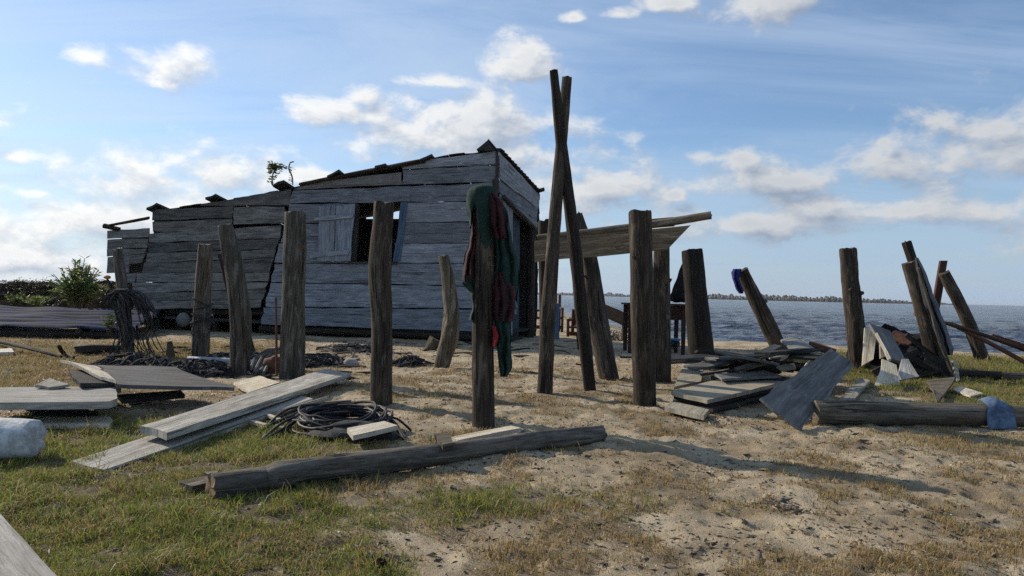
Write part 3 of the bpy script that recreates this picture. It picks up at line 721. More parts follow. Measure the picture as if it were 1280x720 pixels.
tag(mb.build('tree_stump', 'darkpost', origin=b), 'low dark stub behind the foot of the darker crossed pole', 'stump')
# rope round the second post
mb = MB()
for k in range(6):
    py = random.choice([376, 380, 397, 399, 401, 404, 392]); a0 = random.uniform(0, 6); c = at(253-(py-380)*.06, py, Y2); r = .122+random.uniform(0, .02); pp = []
    for j in range(15):
        a = a0+j*2*PI/14; pp.append(c+V((r*math.cos(a), r*math.sin(a), .05*math.sin(a+k)+random.uniform(-.012, .012))))
    mb.tube(pp, .008, 6, .1, step=.03)
for k in range(9):
    px = random.uniform(240, 264); py = random.uniform(375, 402); q = at(px, py, Y2-.13); pp = [q]
    for j in range(4): pp.append(pp[-1]+V((random.uniform(-.05, .05), random.uniform(-.02, .01), -random.uniform(.03, .14))))
    mb.tube(pp, .007, 6, .1, step=.03)
tag(mb.build('tied_rope', 'net'), 'dark rope knotted round the left grey post', 'rope')

# raised board and pole on the posts
mb = MB(); y1, y2 = 8.35, 8.3
mb.board(at(668, 301, y1), at(863, 281.5, y2), at(834, 312.5, y2), at(668, 327, y1), .06, n=V((-.05, -1, 0)).normalized(), seg=.2, jit=.006, endjit=.006)
tag(mb.build('raised_board', 'tan'), 'wide board laid across the posts with slanting sawn end', 'board')
mb = MB(); mb.tube([at(672, 297, 8.5), at(760, 287.5, 8.45), at(836, 277.5, 8.42), at(889, 269, 8.3)], [.036, .042, .048, .048], 12, .1)
tag(mb.build('long_pole', 'tan'), 'peeled pole lying along the top of the raised board', 'pole')
mb = MB(); mb.tube([at(800, 281, 8.6), at(842, 277, 8.55)], [.06, .06], 10, .1)
tag(mb.build('short_log', 'darkpost'), 'short dark log beside the peeled pole on the raised board', 'log')

# ------------------------------------------------------------------ cloths
def drape(rows, Y, name, mat, label, cat, fold=.03, nf=3, nu=26, th=.008, bulge=.045, parent=None):
    """rows: (py, left px, right px, depth offset) from top to bottom"""
    import bisect
    mb = MB(); sd = random.uniform(0, 99); pys = [r[0] for r in rows]; nv = 46; Gd = []
    for j in range(nv+1):
        py = pys[0]+(pys[-1]-pys[0])*j/nv
        xl = np.interp(py, pys, [r[1] for r in rows]); xr = np.interp(py, pys, [r[2] for r in rows]); dy = np.interp(py, pys, [r[3] for r in rows])
        xl += mn.noise((sd, py*.08, 1))*1.6; xr += mn.noise((sd, py*.08, 5))*1.6
        rw = []
        for i in range(nu+1):
            u = i/nu; px = xl+(xr-xl)*u
            ph = u*nf*2*PI + mn.noise((sd, py*.03, u*2))*3.0
            d = dy - bulge*math.sin(PI*u) + fold*1.3*(1-2*abs(math.sin(ph/2)))*(.4+.6*j/nv) + .03*mn.noise((sd+9, py*.06, u*4))
            rw.append(at(px, py, Y+d))
        Gd.append(rw)
    F = [[mb.vert(p) for p in r] for r in Gd]; Bk = [[mb.vert(p+V((0, th+.0, 0))) for p in r] for r in Gd]
    for j in range(nv):
        for i in range(nu):
            mb.face((F[j][i], F[j+1][i], F[j+1][i+1], F[j][i+1])); mb.face((Bk[j][i], Bk[j][i+1], Bk[j+1][i+1], Bk[j+1][i]))
        mb.face((F[j][0], Bk[j][0], Bk[j+1][0], F[j+1][0])); mb.face((F[j][nu], F[j+1][nu], Bk[j+1][nu], Bk[j][nu]))
    for i in range(nu):
        mb.face((F[0][i], F[0][i+1], Bk[0][i+1], Bk[0][i])); mb.face((F[nv][i], Bk[nv][i], Bk[nv][i+1], F[nv][i+1]))
    o = mb.build(name, mat, parent, sharp=70)
    return tag(o, label, cat) if label else o
def hood(Y, prof, name, mat, label, cat, rough=.12, open_=None):
    """cloth pulled over a post top: rings (py, centre px, half width px)"""
    mb = MB(); sd = 3.3; rows = []
    for (py, cx, hw) in prof:
        c = at(cx, py, Y); r = hw*Y/FPX; row = []
        for k in range(28):
            a = 2*PI*k/28; kk = 1+rough*mn.noise((math.cos(a)*2, math.sin(a)*2, py*.05))+rough*1.2*mn.noise((math.cos(a)*4+sd, math.sin(a)*4, py*.035+sd))+rough*.7*mn.noise((math.cos(a)*8, math.sin(a)*8, py*.05+sd))
            hang = (.34*mn.noise((math.cos(a)*1.3, math.sin(a)*1.3, 7.7))+.1*mn.noise((math.cos(a)*4, math.sin(a)*4, 2.7))-.06*math.cos(a+.6))*max(0, (py-240)/39)**1.3
            row.append(mb.vert(c+V((math.cos(a)*r*kk, math.sin(a)*r*kk*1.05, hang))))
        rows.append(row)
    t = mb.vert(at(prof[0][1], prof[0][0]-.7, Y))
    for k in range(28): mb.face((t, rows[0][(k+1) % 28], rows[0][k]))
    for a, b in zip(rows[:-1], rows[1:]):
        for k in range(28): mb.face((a[k], a[(k+1) % 28], b[(k+1) % 28], b[k]))
    return tag(mb.build(name, mat, sharp=80), label, cat)
hood(Y7, [(231.5, 606, 6), (233, 605, 11), (236, 603.5, 15.5), (241, 602.5, 17.5), (248, 602, 18), (256, 602.5, 17.6), (264, 603, 17), (270, 603, 16.6), (274, 603, 16.2), (277, 603, 16)], 'green_jacket', 'green', 'dark green jacket pulled over the post top', 'jacket')
drape([(246, 612, 622, -.02), (262, 613, 634, -.05), (300, 617, 640, -.02), (330, 617, 648, 0), (352, 618, 650, 0), (372, 619, 646, 0), (386, 626, 648, .02)], Y7, 'green_cloth', 'green', 'green cloth hanging down the right side of the clothes post', 'cloth', nf=3)
drape([(240, 610, 618, -.06), (252, 611, 629, -.09), (275, 613, 635, -.09), (298, 618, 634, -.05)], Y7, 'maroon_cloth', 'maroon', 'maroon cloth folded over the right of the post top', 'cloth', nf=2)
drape([(340, 618, 632, .0), (360, 617, 644, -.04), (385, 617, 644, -.05), (402, 618, 641, -.03)], Y7, 'maroon_cloth', 'maroon', 'maroon cloth hanging midway down the clothes post', 'cloth', nf=3)
drape([(370, 634, 643, .03), (384, 633, 647, .02), (393, 641, 646, .03)], Y7, 'pale_cloth', 'bluewhite', 'pale scrap of cloth at the edge of the hanging green cloth', 'cloth', nf=1)
drape([(384, 618, 640, .0), (405, 618, 639, -.03), (440, 622, 639, -.02), (460, 624, 640, -.01), (471, 625, 634, 0)], Y7, 'green_cloth', 'green', 'dark green cloth hanging lowest beside the clothes post', 'cloth', nf=2)
drape([(408, 615, 621, -.08), (420, 616, 623, -.1), (433, 616, 621, -.08)], Y7, 'red_cloth', 'red', 'small bright red rag low on the clothes post', 'rag', nf=1)
drape([(268, 590, 597, .0), (300, 587, 595, -.02), (325, 580, 594, -.03), (345, 577, 593, -.03), (352, 578, 592, -.02)], Y7, 'maroon_cloth', 'maroon', 'maroon cloth hanging left of the clothes post', 'cloth', nf=2)
drape([(344, 577, 592, -.03), (354, 577, 593, -.03), (366, 588, 595, 0), (388, 590, 595, .02), (400, 586, 592, .02)], Y7, 'green_cloth', 'green', 'narrow green cloth end below the left maroon cloth', 'cloth', nf=1)
drape([(336, 917, 927, -.1), (341, 914, 926, -.14), (348, 915, 923, -.15), (355, 919, 926, -.14), (362, 921, 929, -.13), (367, 924, 929, -.12)], YH, 'blue_rag', 'royal', 'royal blue rag tied to the leaning post top', 'rag', nf=2, bulge=.04)
drape([(322, 1144, 1148, -.14), (340, 1146, 1157, -.18), (375, 1154, 1170, -.22), (400, 1163, 1180, -.25), (420, 1170, 1187, -.28), (436, 1176, 1192, -.3), (444, 1180, 1191, -.3)], YJ, 'hanging_tarpaulin', 'slate', 'dark tarpaulin stretched from the leaning post top to the heap', 'tarpaulin', nf=2, bulge=.09)
mb = MB(); mb.tube([at(1148, 335, YJ-.28), at(1160, 375, YJ-.33), at(1171, 415, YJ-.38), at(1184, 450, YJ-.42), at(1194, 476, YJ-.45)], [.018, .02, .022, .025, .025], 8, .2)
tag(mb.build('grey_pole', 'palepost'), 'thin pale pole along the edge of the hanging tarpaulin', 'pole')

# ------------------------------------------------------------------ things on the beach behind the posts
Yt = 12.6; zt0 = gzf(2.6, Yt)
tb = empty('wooden_table', V((2.55, Yt, zt0)), 'dark wooden table with black tarpaulin on it near the water', 'table')
def box(mb, x0, x1, y0, y1, z0, z1):
    mb.board(V((x0, y0, z1)), V((x1, y0, z1)), V((x1, y1, z1)), V((x0, y1, z1)), z1-z0, n=V((0, 0, 1)), seg=.4, jit=.001, endjit=.001)
xa, xb = at(785, 400, Yt).x, at(860, 400, Yt).x; ztop = at(820, 379.5, Yt).z
mb = MB(); box(mb, xa-.03, xb+.03, Yt-.05, Yt+.65, ztop-.03, ztop); mb.build('table_top', 'furniture', tb)
mb = MB(); box(mb, xa+.1, xb-.1, Yt+.02, Yt+.05, ztop-.28, ztop-.032); mb.build('apron', 'furniture', tb)
for lx, ly in ((xa+.05, Yt+.03), (xb-.07, Yt+.03), (xa+.05, Yt+.58), (xb-.07, Yt+.58)):
    mb = MB(); mb.tube([V((lx, ly, zt0-.05)), V((lx, ly, ztop-.031))], [.035, .045], 8, .03); mb.build('leg', 'furniture', tb)
mb = MB(); mb.sheet(at(858, 311, Yt+.1), at(838, 374, Yt-.02), at(856, 377, Yt+.3), at(861, 312, Yt+.2), .03, 14, 8, .05, .03)
mb.blob(at(847, 372, Yt+.15), (.16, .14, .09), 2, .3)
tag(mb.build('black_tarpaulin', 'black'), 'black tarpaulin leaning from table top to the dark post', 'tarpaulin')
mb = MB(); mb.sheet(gp(834, 431), gp(850, 431), gp(849, 426, .25), gp(836, 423, .28), .03, 12, 10, .12, .05)
tag(mb.build('blue_sheet', 'blue'), 'crumpled blue plastic sheet on the sand behind the table', 'sheet')
# dark slab on a stub
b = gp(778, 421); Y = b.y; mb = MB()
mb.board(at(750, 377, Y+.6), at(790, 395, Y), at(790, 410, Y), at(752, 392, Y+.6), .3, n=V((.1, -1, .1)).normalized(), seg=.2, jit=.02)
tag(mb.build('wooden_slab', 'darkpost'), 'thick dark slab tilted down towards the table', 'slab')
mb = MB(); mb.tube([at(780, 424, Y+.25), at(780, 400, Y+.25)], [.05, .05], 8, .15); tag(mb.build('wooden_stub', 'darkpost'), 'short stub propping the tilted dark slab', 'stub')
mb = MB(); c = gp(768, 425)
for k in range(60):
    q = c+V((random.uniform(-.3, .3), random.uniform(-.2, .2), 0)); pp = [q]
    for j in range(4): pp.append(pp[-1]+V((random.uniform(-.09, .09), random.uniform(-.06, .06), random.uniform(-.01, .09))))
    mb.tube(pp, .007, 5, .1, step=.06)
tag(mb.build('brushwood', 'twig'), 'tangle of dry twigs lying under the tilted slab', 'brushwood')
# chairs
def chair(x, y, w, h, rz, label, sw=1):
    z = gzf(x, y); ch = empty('wooden_chair', V((x, y, z)), label, 'chair', 'brown chairs on the beach'); ch.rotation_euler.z = 0
    ca, sa = math.cos(rz), math.sin(rz)
    def T(a, b, c): return V((x+a*ca-b*sa, y+a*sa+b*ca, z+c))
    def bar(name, p, q, r):
        mb = MB(); mb.tube([T(*p), T(*q)], r, 8, .03); return mb.build(name, 'redwood', ch)
    for s in (-1, 1):
        bar('leg', (s*w/2, -.25, -.03), (s*w/2, -.25, h*.62), .035); bar('leg', (s*w/2, .25, -.03), (s*w/2*1.05, .36, h), .04)
        bar('armrest', (s*w/2, -.28, h*.62), (s*w/2, .3, h*.62), .035)
    mb = MB(); P4 = [T(-w/2, -.27, h*.4), T(w/2, -.27, h*.4), T(w/2, .25, h*.36), T(-w/2, .25, h*.36)]
    mb.board(P4[0], P4[1], P4[2], P4[3], .05, n=V((0, 0, 1)), seg=.2); mb.build('seat', 'redwood', ch)
    bar('rail', (-w/2, .30, h*.55), (w/2, .30, h*.55), .03); bar('rail', (-w/2, -.25, h*.12), (w/2, -.25, h*.12), .05)
    bar('slat', (-w/2*.72, .29, h*.38), (-w/2*.78, .35, h), .03); bar('slat', (w/2*.72, .29, h*.38), (w/2*.78, .35, h), .03)
c = gp(684, 414); chair(c.x, c.y, .74, c.y*46/900, 0.1, 'wide brown wooden chair on the sand behind the paler crossed pole')
c = gp(716, 420); chair(c.x+.1, c.y, .34, c.y*33/900, -.3, 'small brown chair partly hidden by the darker crossed pole')

# ------------------------------------------------------------------ boards lying about
def plank(c, th, mat, label, name='wooden_plank', cat='plank', group=None, jit=.006, warp=.010, origin=None, endjit=.022):
    mb = MB(); q = [pz(*p) if len(p) == 3 else at(p[0], p[1], p[3]) for p in c]
    mb.board(q[0], q[1], q[2], q[3], th, jit=jit, warp=warp, seg=.12, endjit=endjit); return tag(mb.build(name, mat), label, cat, group)
def sheetq(c, th, mat, label, name='board_sheet', cat='board', group=None, warp=.02, edge=.015, **k):
    mb = MB(); q = [pz(*p) if len(p) == 3 else at(p[0], p[1], p[3]) for p in c]
    mb.sheet(q[0], q[1], q[2], q[3], th, warp=warp, edge=edge, **k); return tag(mb.build(name, mat), label, cat, group)
Dp = lambda px, py, Y: (px, py, 0, Y)
# --- left foreground
plank([(178, 531, .135), (405, 462, .13), (438, 467, .13), (207, 541, .135)], .045, 'plank', 'long silvery plank lying on top of the lower plank', jit=.003)
plank([(90, 576, .035), (350, 492, .075), (392, 497, .075), (128, 588, .035)], .04, 'plank', 'long grey plank under the silvery one, end in grass', jit=.003)
plank([(292, 478, .05), (325, 469.5, .05), (349, 478, .05), (312, 490, .05)], .025, 'pale', 'whitish board piece left of the thick upright post', warp=.002)
plank([(-40, 484.5, .2), (150, 482, .2), (141, 501, .2), (-40, 504, .2)], .05, 'plank', 'thick pale board lowest but one in the left heap')
plank([(42, 520.5, .045), (140, 521, .045), (137, 529.5, .045), (47, 529.5, .045)], .035, 'pale', 'thin straw coloured plank on the grass below the left heap')
sheetq([(124, 454.5, .29), (215, 458, .27), (287, 485, .15), (143, 478, .25)], .03, 'ply2', 'big dark plywood sheet on top of the left heap', edge=.03, warp=.03)
sheetq([(75, 450.5, .30), (120, 456, .31), (146, 478.5, .26), (126, 470, .28)], .025, 'pale', 'pale splintered board curling beside the big plywood sheet', edge=.05, warp=.04, nu=16, nv=6)
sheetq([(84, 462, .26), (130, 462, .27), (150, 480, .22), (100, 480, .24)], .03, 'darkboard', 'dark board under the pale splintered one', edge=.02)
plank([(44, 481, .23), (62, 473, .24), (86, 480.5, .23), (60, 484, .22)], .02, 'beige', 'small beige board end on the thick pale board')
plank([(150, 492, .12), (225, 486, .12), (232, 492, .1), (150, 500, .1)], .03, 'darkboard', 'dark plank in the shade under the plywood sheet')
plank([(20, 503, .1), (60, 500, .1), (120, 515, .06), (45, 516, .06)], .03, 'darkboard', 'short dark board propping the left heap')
plank([(-8, 632, .2), (76, 728, .2), (-140, 800, .2), (-220, 650, .2)], .04, 'plank', 'grey plank end at the bottom left corner')
# foam float
c0 = pz(38, 549, .115); mb = MB(); ax = V((-1, -.02, 0))
mb.tube([c0+V((.028, 0, 0)), c0+V((.012, 0, 0)), c0+ax*.05, c0+ax*.3, c0+ax*.55, c0+ax*.575], [.092, .109, .114, .12, .12, .085], 26, .09, step=.02)
tag(mb.build('foam_float', 'foam', sharp=85), 'dirty white foam float lying on the grass at left', 'float')
# slats under the hose
for k, (a, b_, z) in enumerate((((306, 524.5), (331, 531), .05), ((327, 515.5), (348, 524), .06), ((352, 512), (406, 496), .07), ((342, 531), (357, 536), .04))):
    A0 = pz(*a, z); B0 = pz(*b_, z); w = V((.0, .05, 0)) if k != 2 else V((.02, .06, 0))
    mb = MB(); mb.board(A0+w, B0+w, B0, A0, .02, n=V((0, 0, 1)))
    tag(mb.build('pale_strip', 'pale'), ('pale strip lowest left by the coiled hose', 'pale strip between plank and coiled hose', 'longer pale strip behind the coiled hose', 'short pale strip under the trailing hose end')[k], 'strip', 'pale strips around the hose')
plank([(431, 535.5, .12), (480, 526.5, .12), (497, 532, .12), (442, 544, .12)], .03, 'pale', 'pale board end poking out under the coiled hose')
mb = MB(); q = pz(462, 548, .04); mb.blob(q+V((-.12, .15, -.02)), (.28, .18, .09), 3, .5); tag(mb.build('hose_shade', 'net'), 'dark lump standing in for shade under the coiled hose', 'netting')  # dark lump added as the shadow beneath the hose
# hose coil
hs = MB(); cc = pz(425, 519, .12)
for k in range(21):
    rx = random.uniform(.22, .31); ry = random.uniform(.18, .30); ox, oy = random.uniform(-.06, .08), random.uniform(-.08, .08); a0 = random.uniform(0, 6.28); pp = []; tl = random.uniform(-.12, .12); zb = .010+k*.0045
    tx = random.uniform(-.4, .4)
    for j in range(25):
        a = a0+j*2*PI/24.0; x_ = rx*math.cos(a); y_ = ry*math.sin(a)
        pp.append(V((cc.x+ox+x_*math.cos(tx)-y_*math.sin(tx), cc.y+oy+x_*math.sin(tx)+y_*math.cos(tx), zb+.035+.022*math.sin(2*a+k)+y_*.12+x_*tl*.7+random.uniform(-.006, .006))))
    hs.tube(pp, .0095, 8, .02, step=.04)
for k in range(9):
    s_ = pz(random.uniform(372, 395), random.uniform(505, 520), .1); e_ = pz(random.uniform(318, 350), random.uniform(530, 552), .015); m_ = s_.lerp(e_, .5)+V((random.uniform(-.05, .05), 0, random.uniform(0, .05)))
    hs.tube([s_+V((.3, .1, .02)), s_, m_, e_], .0095, 8, .02, step=.05)
for k in range(4):
    s_ = pz(480, 520, .08); e_ = pz(random.uniform(495, 520), random.uniform(536, 548), .012); hs.tube([s_+V((-.2, .05, .03)), s_, s_.lerp(e_, .5)+V((0, 0, .03)), e_], .0085, 8, .02, step=.05)
tag(hs.build('coiled_hose', 'hose'), 'heap of coiled black hose on the ground', 'hose')
# foreground log
mb = MB(); mb.tube([pz(264, 609, .062), pz(334, 598, .06), pz(346, 595.5, .068), pz(420, 584, .064), pz(560, 566.5, .06), pz(660, 553, .06), pz(752, 542, .058)], [.063, .056, .072, .066, .061, .064, .058], 22, .16, step=.03, capj=.01, capmi=1)
lg = tag(mb.build('fallen_log', ['log', 'endgrain']), 'long grey log lying across the foreground grass', 'log')
mb = MB(); q = pz(553, 551, .14); mb.board(q+V((-.05, .05, .03)), q+V((.03, .05, .035)), q+V((.06, -.05, .0)), q+V((-.0, -.06, -.01)), .04); mb.build('wood_cleat', 'log', lg)
plank([(226, 601.5, .05), (262, 594.5, .05), (275, 600, .05), (236, 609, .05)], .045, 'palepost', 'short lumber offcut behind the log end')
plank([(258, 590, .05), (270, 588, .05), (273, 592, .05), (262, 594, .05)], .04, 'palepost', 'tiny wood block behind the lumber offcut')
plank([(322, 590, .07), (392, 573.5, .07), (402, 577, .07), (345, 592, .07)], .03, 'pale', 'pale plank tucked behind the long log')
plank([(565, 547, .08), (640, 533, .08), (650, 536, .08), (575, 551, .08)], .03, 'pale', 'narrow pale plank behind the long log near the clothes post')
# --- right heap
mb = MB(); mb.board(at(812, 446.5, 9.2), at(948, 438.5, 9.4), at(948, 442.5, 9.35), at(812, 451, 9.15), .09, jit=.003); tag(mb.build('wooden_plank', 'ply'), 'long thin plank bridging the post and the heap', 'plank')
sheetq([(857, 449, .18), (882, 450, .18), (876, 476, .1), (842, 484, .08)], .03, 'beige', 'narrow beige sheet left of the heap', warp=.01)
sheetq([(838, 489, .14), (884, 500.5, .12), (980, 476, .2), (903, 473.5, .18)], .035, 'beige', 'large beige sheet in front of the heap')
sheetq([(842, 493, .10), (886, 505, .08), (985, 480, .13), (903, 477, .13)], .03, 'darkboard', 'dark sheet added for the shadow directly under the large beige sheet', edge=.03)  # dark layered edges, added to make the shadow band below the sheet
sheetq([(848, 499, .055), (890, 512, .045), (990, 486, .08), (905, 482, .08)], .03, 'darkboard', 'lowest dark sheet added for the shadow under the large beige sheet', edge=.03)
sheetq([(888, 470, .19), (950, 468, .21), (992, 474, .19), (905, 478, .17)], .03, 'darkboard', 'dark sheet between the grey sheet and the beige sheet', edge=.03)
plank([(831, 508, .06), (841, 501, .06), (887, 511, .06), (879, 518.5, .06)], .04, 'beige', 'small beige board on the sand before the heap')
plank([(836, 497, .05), (850, 496, .05), (856, 502, .04), (846, 503, .04)], .02, 'beige', 'beige chip under the left tip of the large sheet')
sheetq([(893, 467, .25), (955, 463.5, .27), (975, 469, .24), (902, 474, .22)], .025, 'ply', 'grey sheet above the large beige sheet', warp=.015)
plank([(881, 446.5, .33), (917, 445.5, .33), (924, 451.5, .3), (890, 450.5, .3)], .025, 'beige', 'beige board at the top left of the heap')
sheetq([(870, 455, .26), (905, 452.5, .3), (958, 458, .28), (892, 461.5, .24)], .025, 'darkboard', 'dark thin sheet at the left of the heap')
plank([(876, 451.5, .28), (903, 452, .29), (907, 456, .26), (880, 455, .26)], .02, 'ply', 'short grey board between beige board and dark sheet')
plank([(922, 449.5, .36), (968, 430, .52), (977, 432.5, .5), (937, 452, .34)], .03, 'beige', 'beige plank sloping up to the leaning post')
plank([(930, 452, .3), (985, 437, .42), (990, 442, .4), (940, 458, .28)], .025, 'ply', 'grey plank under the sloping beige plank')
sheetq([(976, 424.5, .55), (1005, 429, .5), (1034, 444, .42), (1000, 447, .42)], .02, 'ply', 'curved grey sheet on top of the heap', sag=-.05)
plank([(987, 427, .5), (1004, 424.5, .5), (1006, 430, .48), (990, 431, .48)], .02, 'beige', 'small light board behind the curved sheet')
plank([(958, 443, .42), (990, 438, .45), (992, 444, .4), (962, 447, .4)], .02, 'beige', 'light board scrap in the middle of the heap')
plank([(972, 456, .35), (992, 453, .36), (996, 459, .32), (978, 461, .32)], .02, 'beige', 'light scrap under the heap middle')
mb = MB(); mb.tube([pz(1011, 430.5, .5), pz(1045, 441, .42)], [.045, .045], 8, .1); tag(mb.build('wooden_beam', 'redwood'), 'red brown beam behind the curved grey sheet', 'beam')
mb = MB(); mb.tube([at(1004, 463, 7.4), at(1013, 447, 7.5)], [.012, .012], 6, .1); tag(mb.build('wooden_stick', 'pale'), 'short pale stick between heap and big leaning panel', 'stick')
mb = MB(); mb.sheet(at(950.5, 496.5, 5.66), at(1039, 436, 6.72), at(1067, 455, 6.6), at(1002, 538, 5.5), .022, 26, 14, .02, .012)
tag(mb.build('leaning_panel', 'ply'), 'large grey panel leaning on the heap, corner in the sand', 'panel')
plank([(1047, 501, .05), (1075, 472, .09), (1088, 475, .09), (1064, 502, .05)], .03, 'beige', 'beige plank on the grass right of the grey panel')
for k in range(16):  # dark fill boards, added so gaps inside the heap look shaded
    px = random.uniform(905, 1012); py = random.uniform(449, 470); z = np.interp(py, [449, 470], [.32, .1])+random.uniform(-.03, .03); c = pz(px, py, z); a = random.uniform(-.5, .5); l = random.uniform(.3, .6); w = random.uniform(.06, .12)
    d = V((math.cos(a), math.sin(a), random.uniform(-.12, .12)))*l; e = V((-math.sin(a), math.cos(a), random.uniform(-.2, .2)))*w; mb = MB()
    mb.board(c-d+e, c+d+e, c+d-e, c-d-e, .025, warp=.006); tag(mb.build('dark_board', 'darkboard'), 'dark fill board added to deepen shade inside the right plank heap', 'board', 'dark boards inside the heap')
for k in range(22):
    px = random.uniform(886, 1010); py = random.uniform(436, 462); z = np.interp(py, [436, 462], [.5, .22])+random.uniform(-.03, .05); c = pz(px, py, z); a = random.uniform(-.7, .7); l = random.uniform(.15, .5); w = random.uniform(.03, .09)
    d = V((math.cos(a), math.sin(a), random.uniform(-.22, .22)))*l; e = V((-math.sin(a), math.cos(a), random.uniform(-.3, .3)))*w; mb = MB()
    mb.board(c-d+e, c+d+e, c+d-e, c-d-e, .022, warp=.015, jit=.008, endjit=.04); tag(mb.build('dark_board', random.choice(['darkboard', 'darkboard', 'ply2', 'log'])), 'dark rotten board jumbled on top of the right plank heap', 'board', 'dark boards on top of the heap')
# --- far right heap
def upright(c, th, mat, label, name='wooden_plank', cat='plank', **k):
    mb = MB(); q = [at(*p) for p in c]; mb.board(q[0], q[1], q[2], q[3], th, seg=.1, **k); return tag(mb.build(name, mat), label, cat)
upright([(1081, 409, 10.2), (1078, 456, 9.7), (1092, 449, 9.7), (1095, 418, 10.1)], .03, 'pale', 'whitish plank leaning against the barky post')
upright([(1087, 404, 10.0), (1113, 448, 9.3), (1135, 455, 9.3), (1113, 414, 10.0)], .035, 'ply', 'grey plank leaning steeply in the far right heap')
upright([(1094, 417, 9.75), (1110, 449, 9.2), (1113.5, 448, 9.2), (1097, 416, 9.75)], .03, 'pale', 'pale stick along the edge of the steep grey plank', 'wooden_stick', 'stick')
upright([(1100, 421, 9.9), (1101, 447, 9.6), (1108, 445, 9.6), (1104, 425, 9.9)], .02, 'beige', 'thin beige strip behind the steep grey plank')
upright([(1103, 447, 9.1), (1094, 482, 8.6), (1124, 481, 8.6), (1121, 455, 9.0)], .03, 'pale', 'broken pale board propped low in the far right heap', jit=.02, endjit=.03)
upright([(1128, 448, 9.15), (1120, 476, 8.85), (1149, 471, 8.85), (1135, 449, 9.15)], .025, 'plank', 'white board corner right of the broken pale board')
upright([(1129, 484, 8.1), (1130, 503, 7.9), (1167, 503, 7.9), (1167, 485, 8.1)], .04, 'darkboard', 'dark square board piece standing on the grass')
plank([(1160, 475.5, .12), (1195, 470.5, .14), (1172, 503, .05), (1167, 491, .09)], .03, 'log', 'grey triangular board lying in the grass')
plank([(1190, 486.5, .05), (1200, 483, .05), (1229, 491.5, .03), (1213, 495, .03)], .02, 'pale', 'thin pale plank on the right grass')
upright([(1190, 449, 9.5), (1196, 476, 9.2), (1200, 475, 9.2), (1196, 450, 9.5)], .03, 'beige', 'short beige stick at the foot of the tarpaulin')
mb = MB(); mb.sheet(at(1112, 420, 10.2), at(1120, 410, 10.3), at(1142, 419, 10.2), at(1136, 432, 10.0), .03, 14, 8, .08, .03)
tag(mb.build('bent_sheet', 'rust'), 'rusty bent sheet on top of the dark heap', 'sheet')
mb = MB(); c = gp(1150, 466); c = V((c.x, c.y+.6, 0))
mb.blob(c, (.72, .55, .55), 4, .35, .2, 2.2); tag(mb.build('netting_heap', 'black'), 'black heap of netting under the leaning tarpaulin post', 'netting')
for k in range(14):
    px = random.uniform(1118, 1182); py = random.uniform(428, 468); c = at(px, py, 9.55+random.uniform(-.15, .3)); a = random.uniform(.3, 1.2)*random.choice([-1, -1, 1]); l = random.uniform(.14, .36)
    d = V((math.cos(a), random.uniform(-.3, .1), math.sin(a)*.9))*l; e = V((-math.sin(a), 0, math.cos(a)))*random.uniform(.015, .05); mb = MB()
    mb.board(c-d+e, c+d+e, c+d-e, c-d-e, .02); tag(mb.build('dark_board', 'darkboard'), 'dark splintered board in the black netting heap', 'board', 'dark boards in the netting heap')
for k, (p, q, r) in enumerate((((1143, 392, 10.6), (1330, 452, 11.0), .028), ((1186, 404, 11.3), (1345, 462, 10.8), .03), ((1195, 408, 11.6), (1290, 458, 11.0), .034), ((1240, 419, 11.9), (1330, 450, 11.6), .026))):
    mb = MB(); a, b = at(*p), at(*q); mb.tube([a, a.lerp(b, .5)+V((0, 0, .015)), b], [r, r, r*1.05], 9, .1)
    tag(mb.build('rusty_pole', 'redwood'), ('reddish pole reaching left to the tarpaulin post', 'reddish pole crossing in front of the rightmost post', 'lowest short reddish pole sloping to the grass', 'reddish pole furthest from the heap at the right edge')[k], 'pole', 'reddish poles at the right edge')
mb = MB(); mb.tube([gp(1198, 467, .06), gp(1252, 470, .06)], [.06, .06], 10, .1); tag(mb.build('fallen_beam', 'darkpost'), 'dark beam lying on the grass behind the right log', 'beam')
mb = MB(); mb.tube([gp(1253, 470, .06), gp(1310, 472, .06)], [.05, .05], 10, .06); tag(mb.build('fallen_beam', 'palepost'), 'pale beam lying on the grass at the right edge', 'beam')
mb = MB(); mb.tube([pz(1018, 516, .095), pz(1120, 517, .095), pz(1230, 519, .095), pz(1345, 523, .095)], [.095, .093, .09, .085], 20, .12, step=.04)
tag(mb.build('fallen_log', 'log'), 'thick dark log lying at right under the blue sheet', 'log')
# blue grey sheet bent over the log
mb = MB(); c = pz(1240, 519, .095); prof = []
for a in np.linspace(-.9, 3.6, 16): prof.append(V((0, -math.cos(a)*.112, math.sin(a)*.112)))
prof = [V((0, -.135, -.088))]+prof[3:10]+[V((0, .06, .105))]
rws = []
for i in range(9):
    x_ = -.115+.23*i/8
    f_ = 1-abs(i-4)/4
    rws.append([mb.vert(c+p+V((x_*(1-.25*max(0, p.z)/.11)+.012*mn.noise((p.y*20, 3, i*.1)), .012*mn.noise((i*.9, p.z*12, 1)), .012*mn.noise((i*.8, p.y*15, 5))+.006+max(0, p.z)/.11*.035*f_))) for p in prof])
rb = [[mb.vert(V(mb.v[k])-V((0, 0, .006))) for k in r] for r in rws]
for i in range(8):
    for j in range(len(prof)-1):
        mb.face((rws[i][j], rws[i+1][j], rws[i+1][j+1], rws[i][j+1])); mb.face((rb[i][j], rb[i][j+1], rb[i+1][j+1], rb[i+1][j]))
tag(mb.build('plastic_sheet', 'bluewhite', sharp=60), 'blue grey plastic sheet bent over the right log', 'sheet')

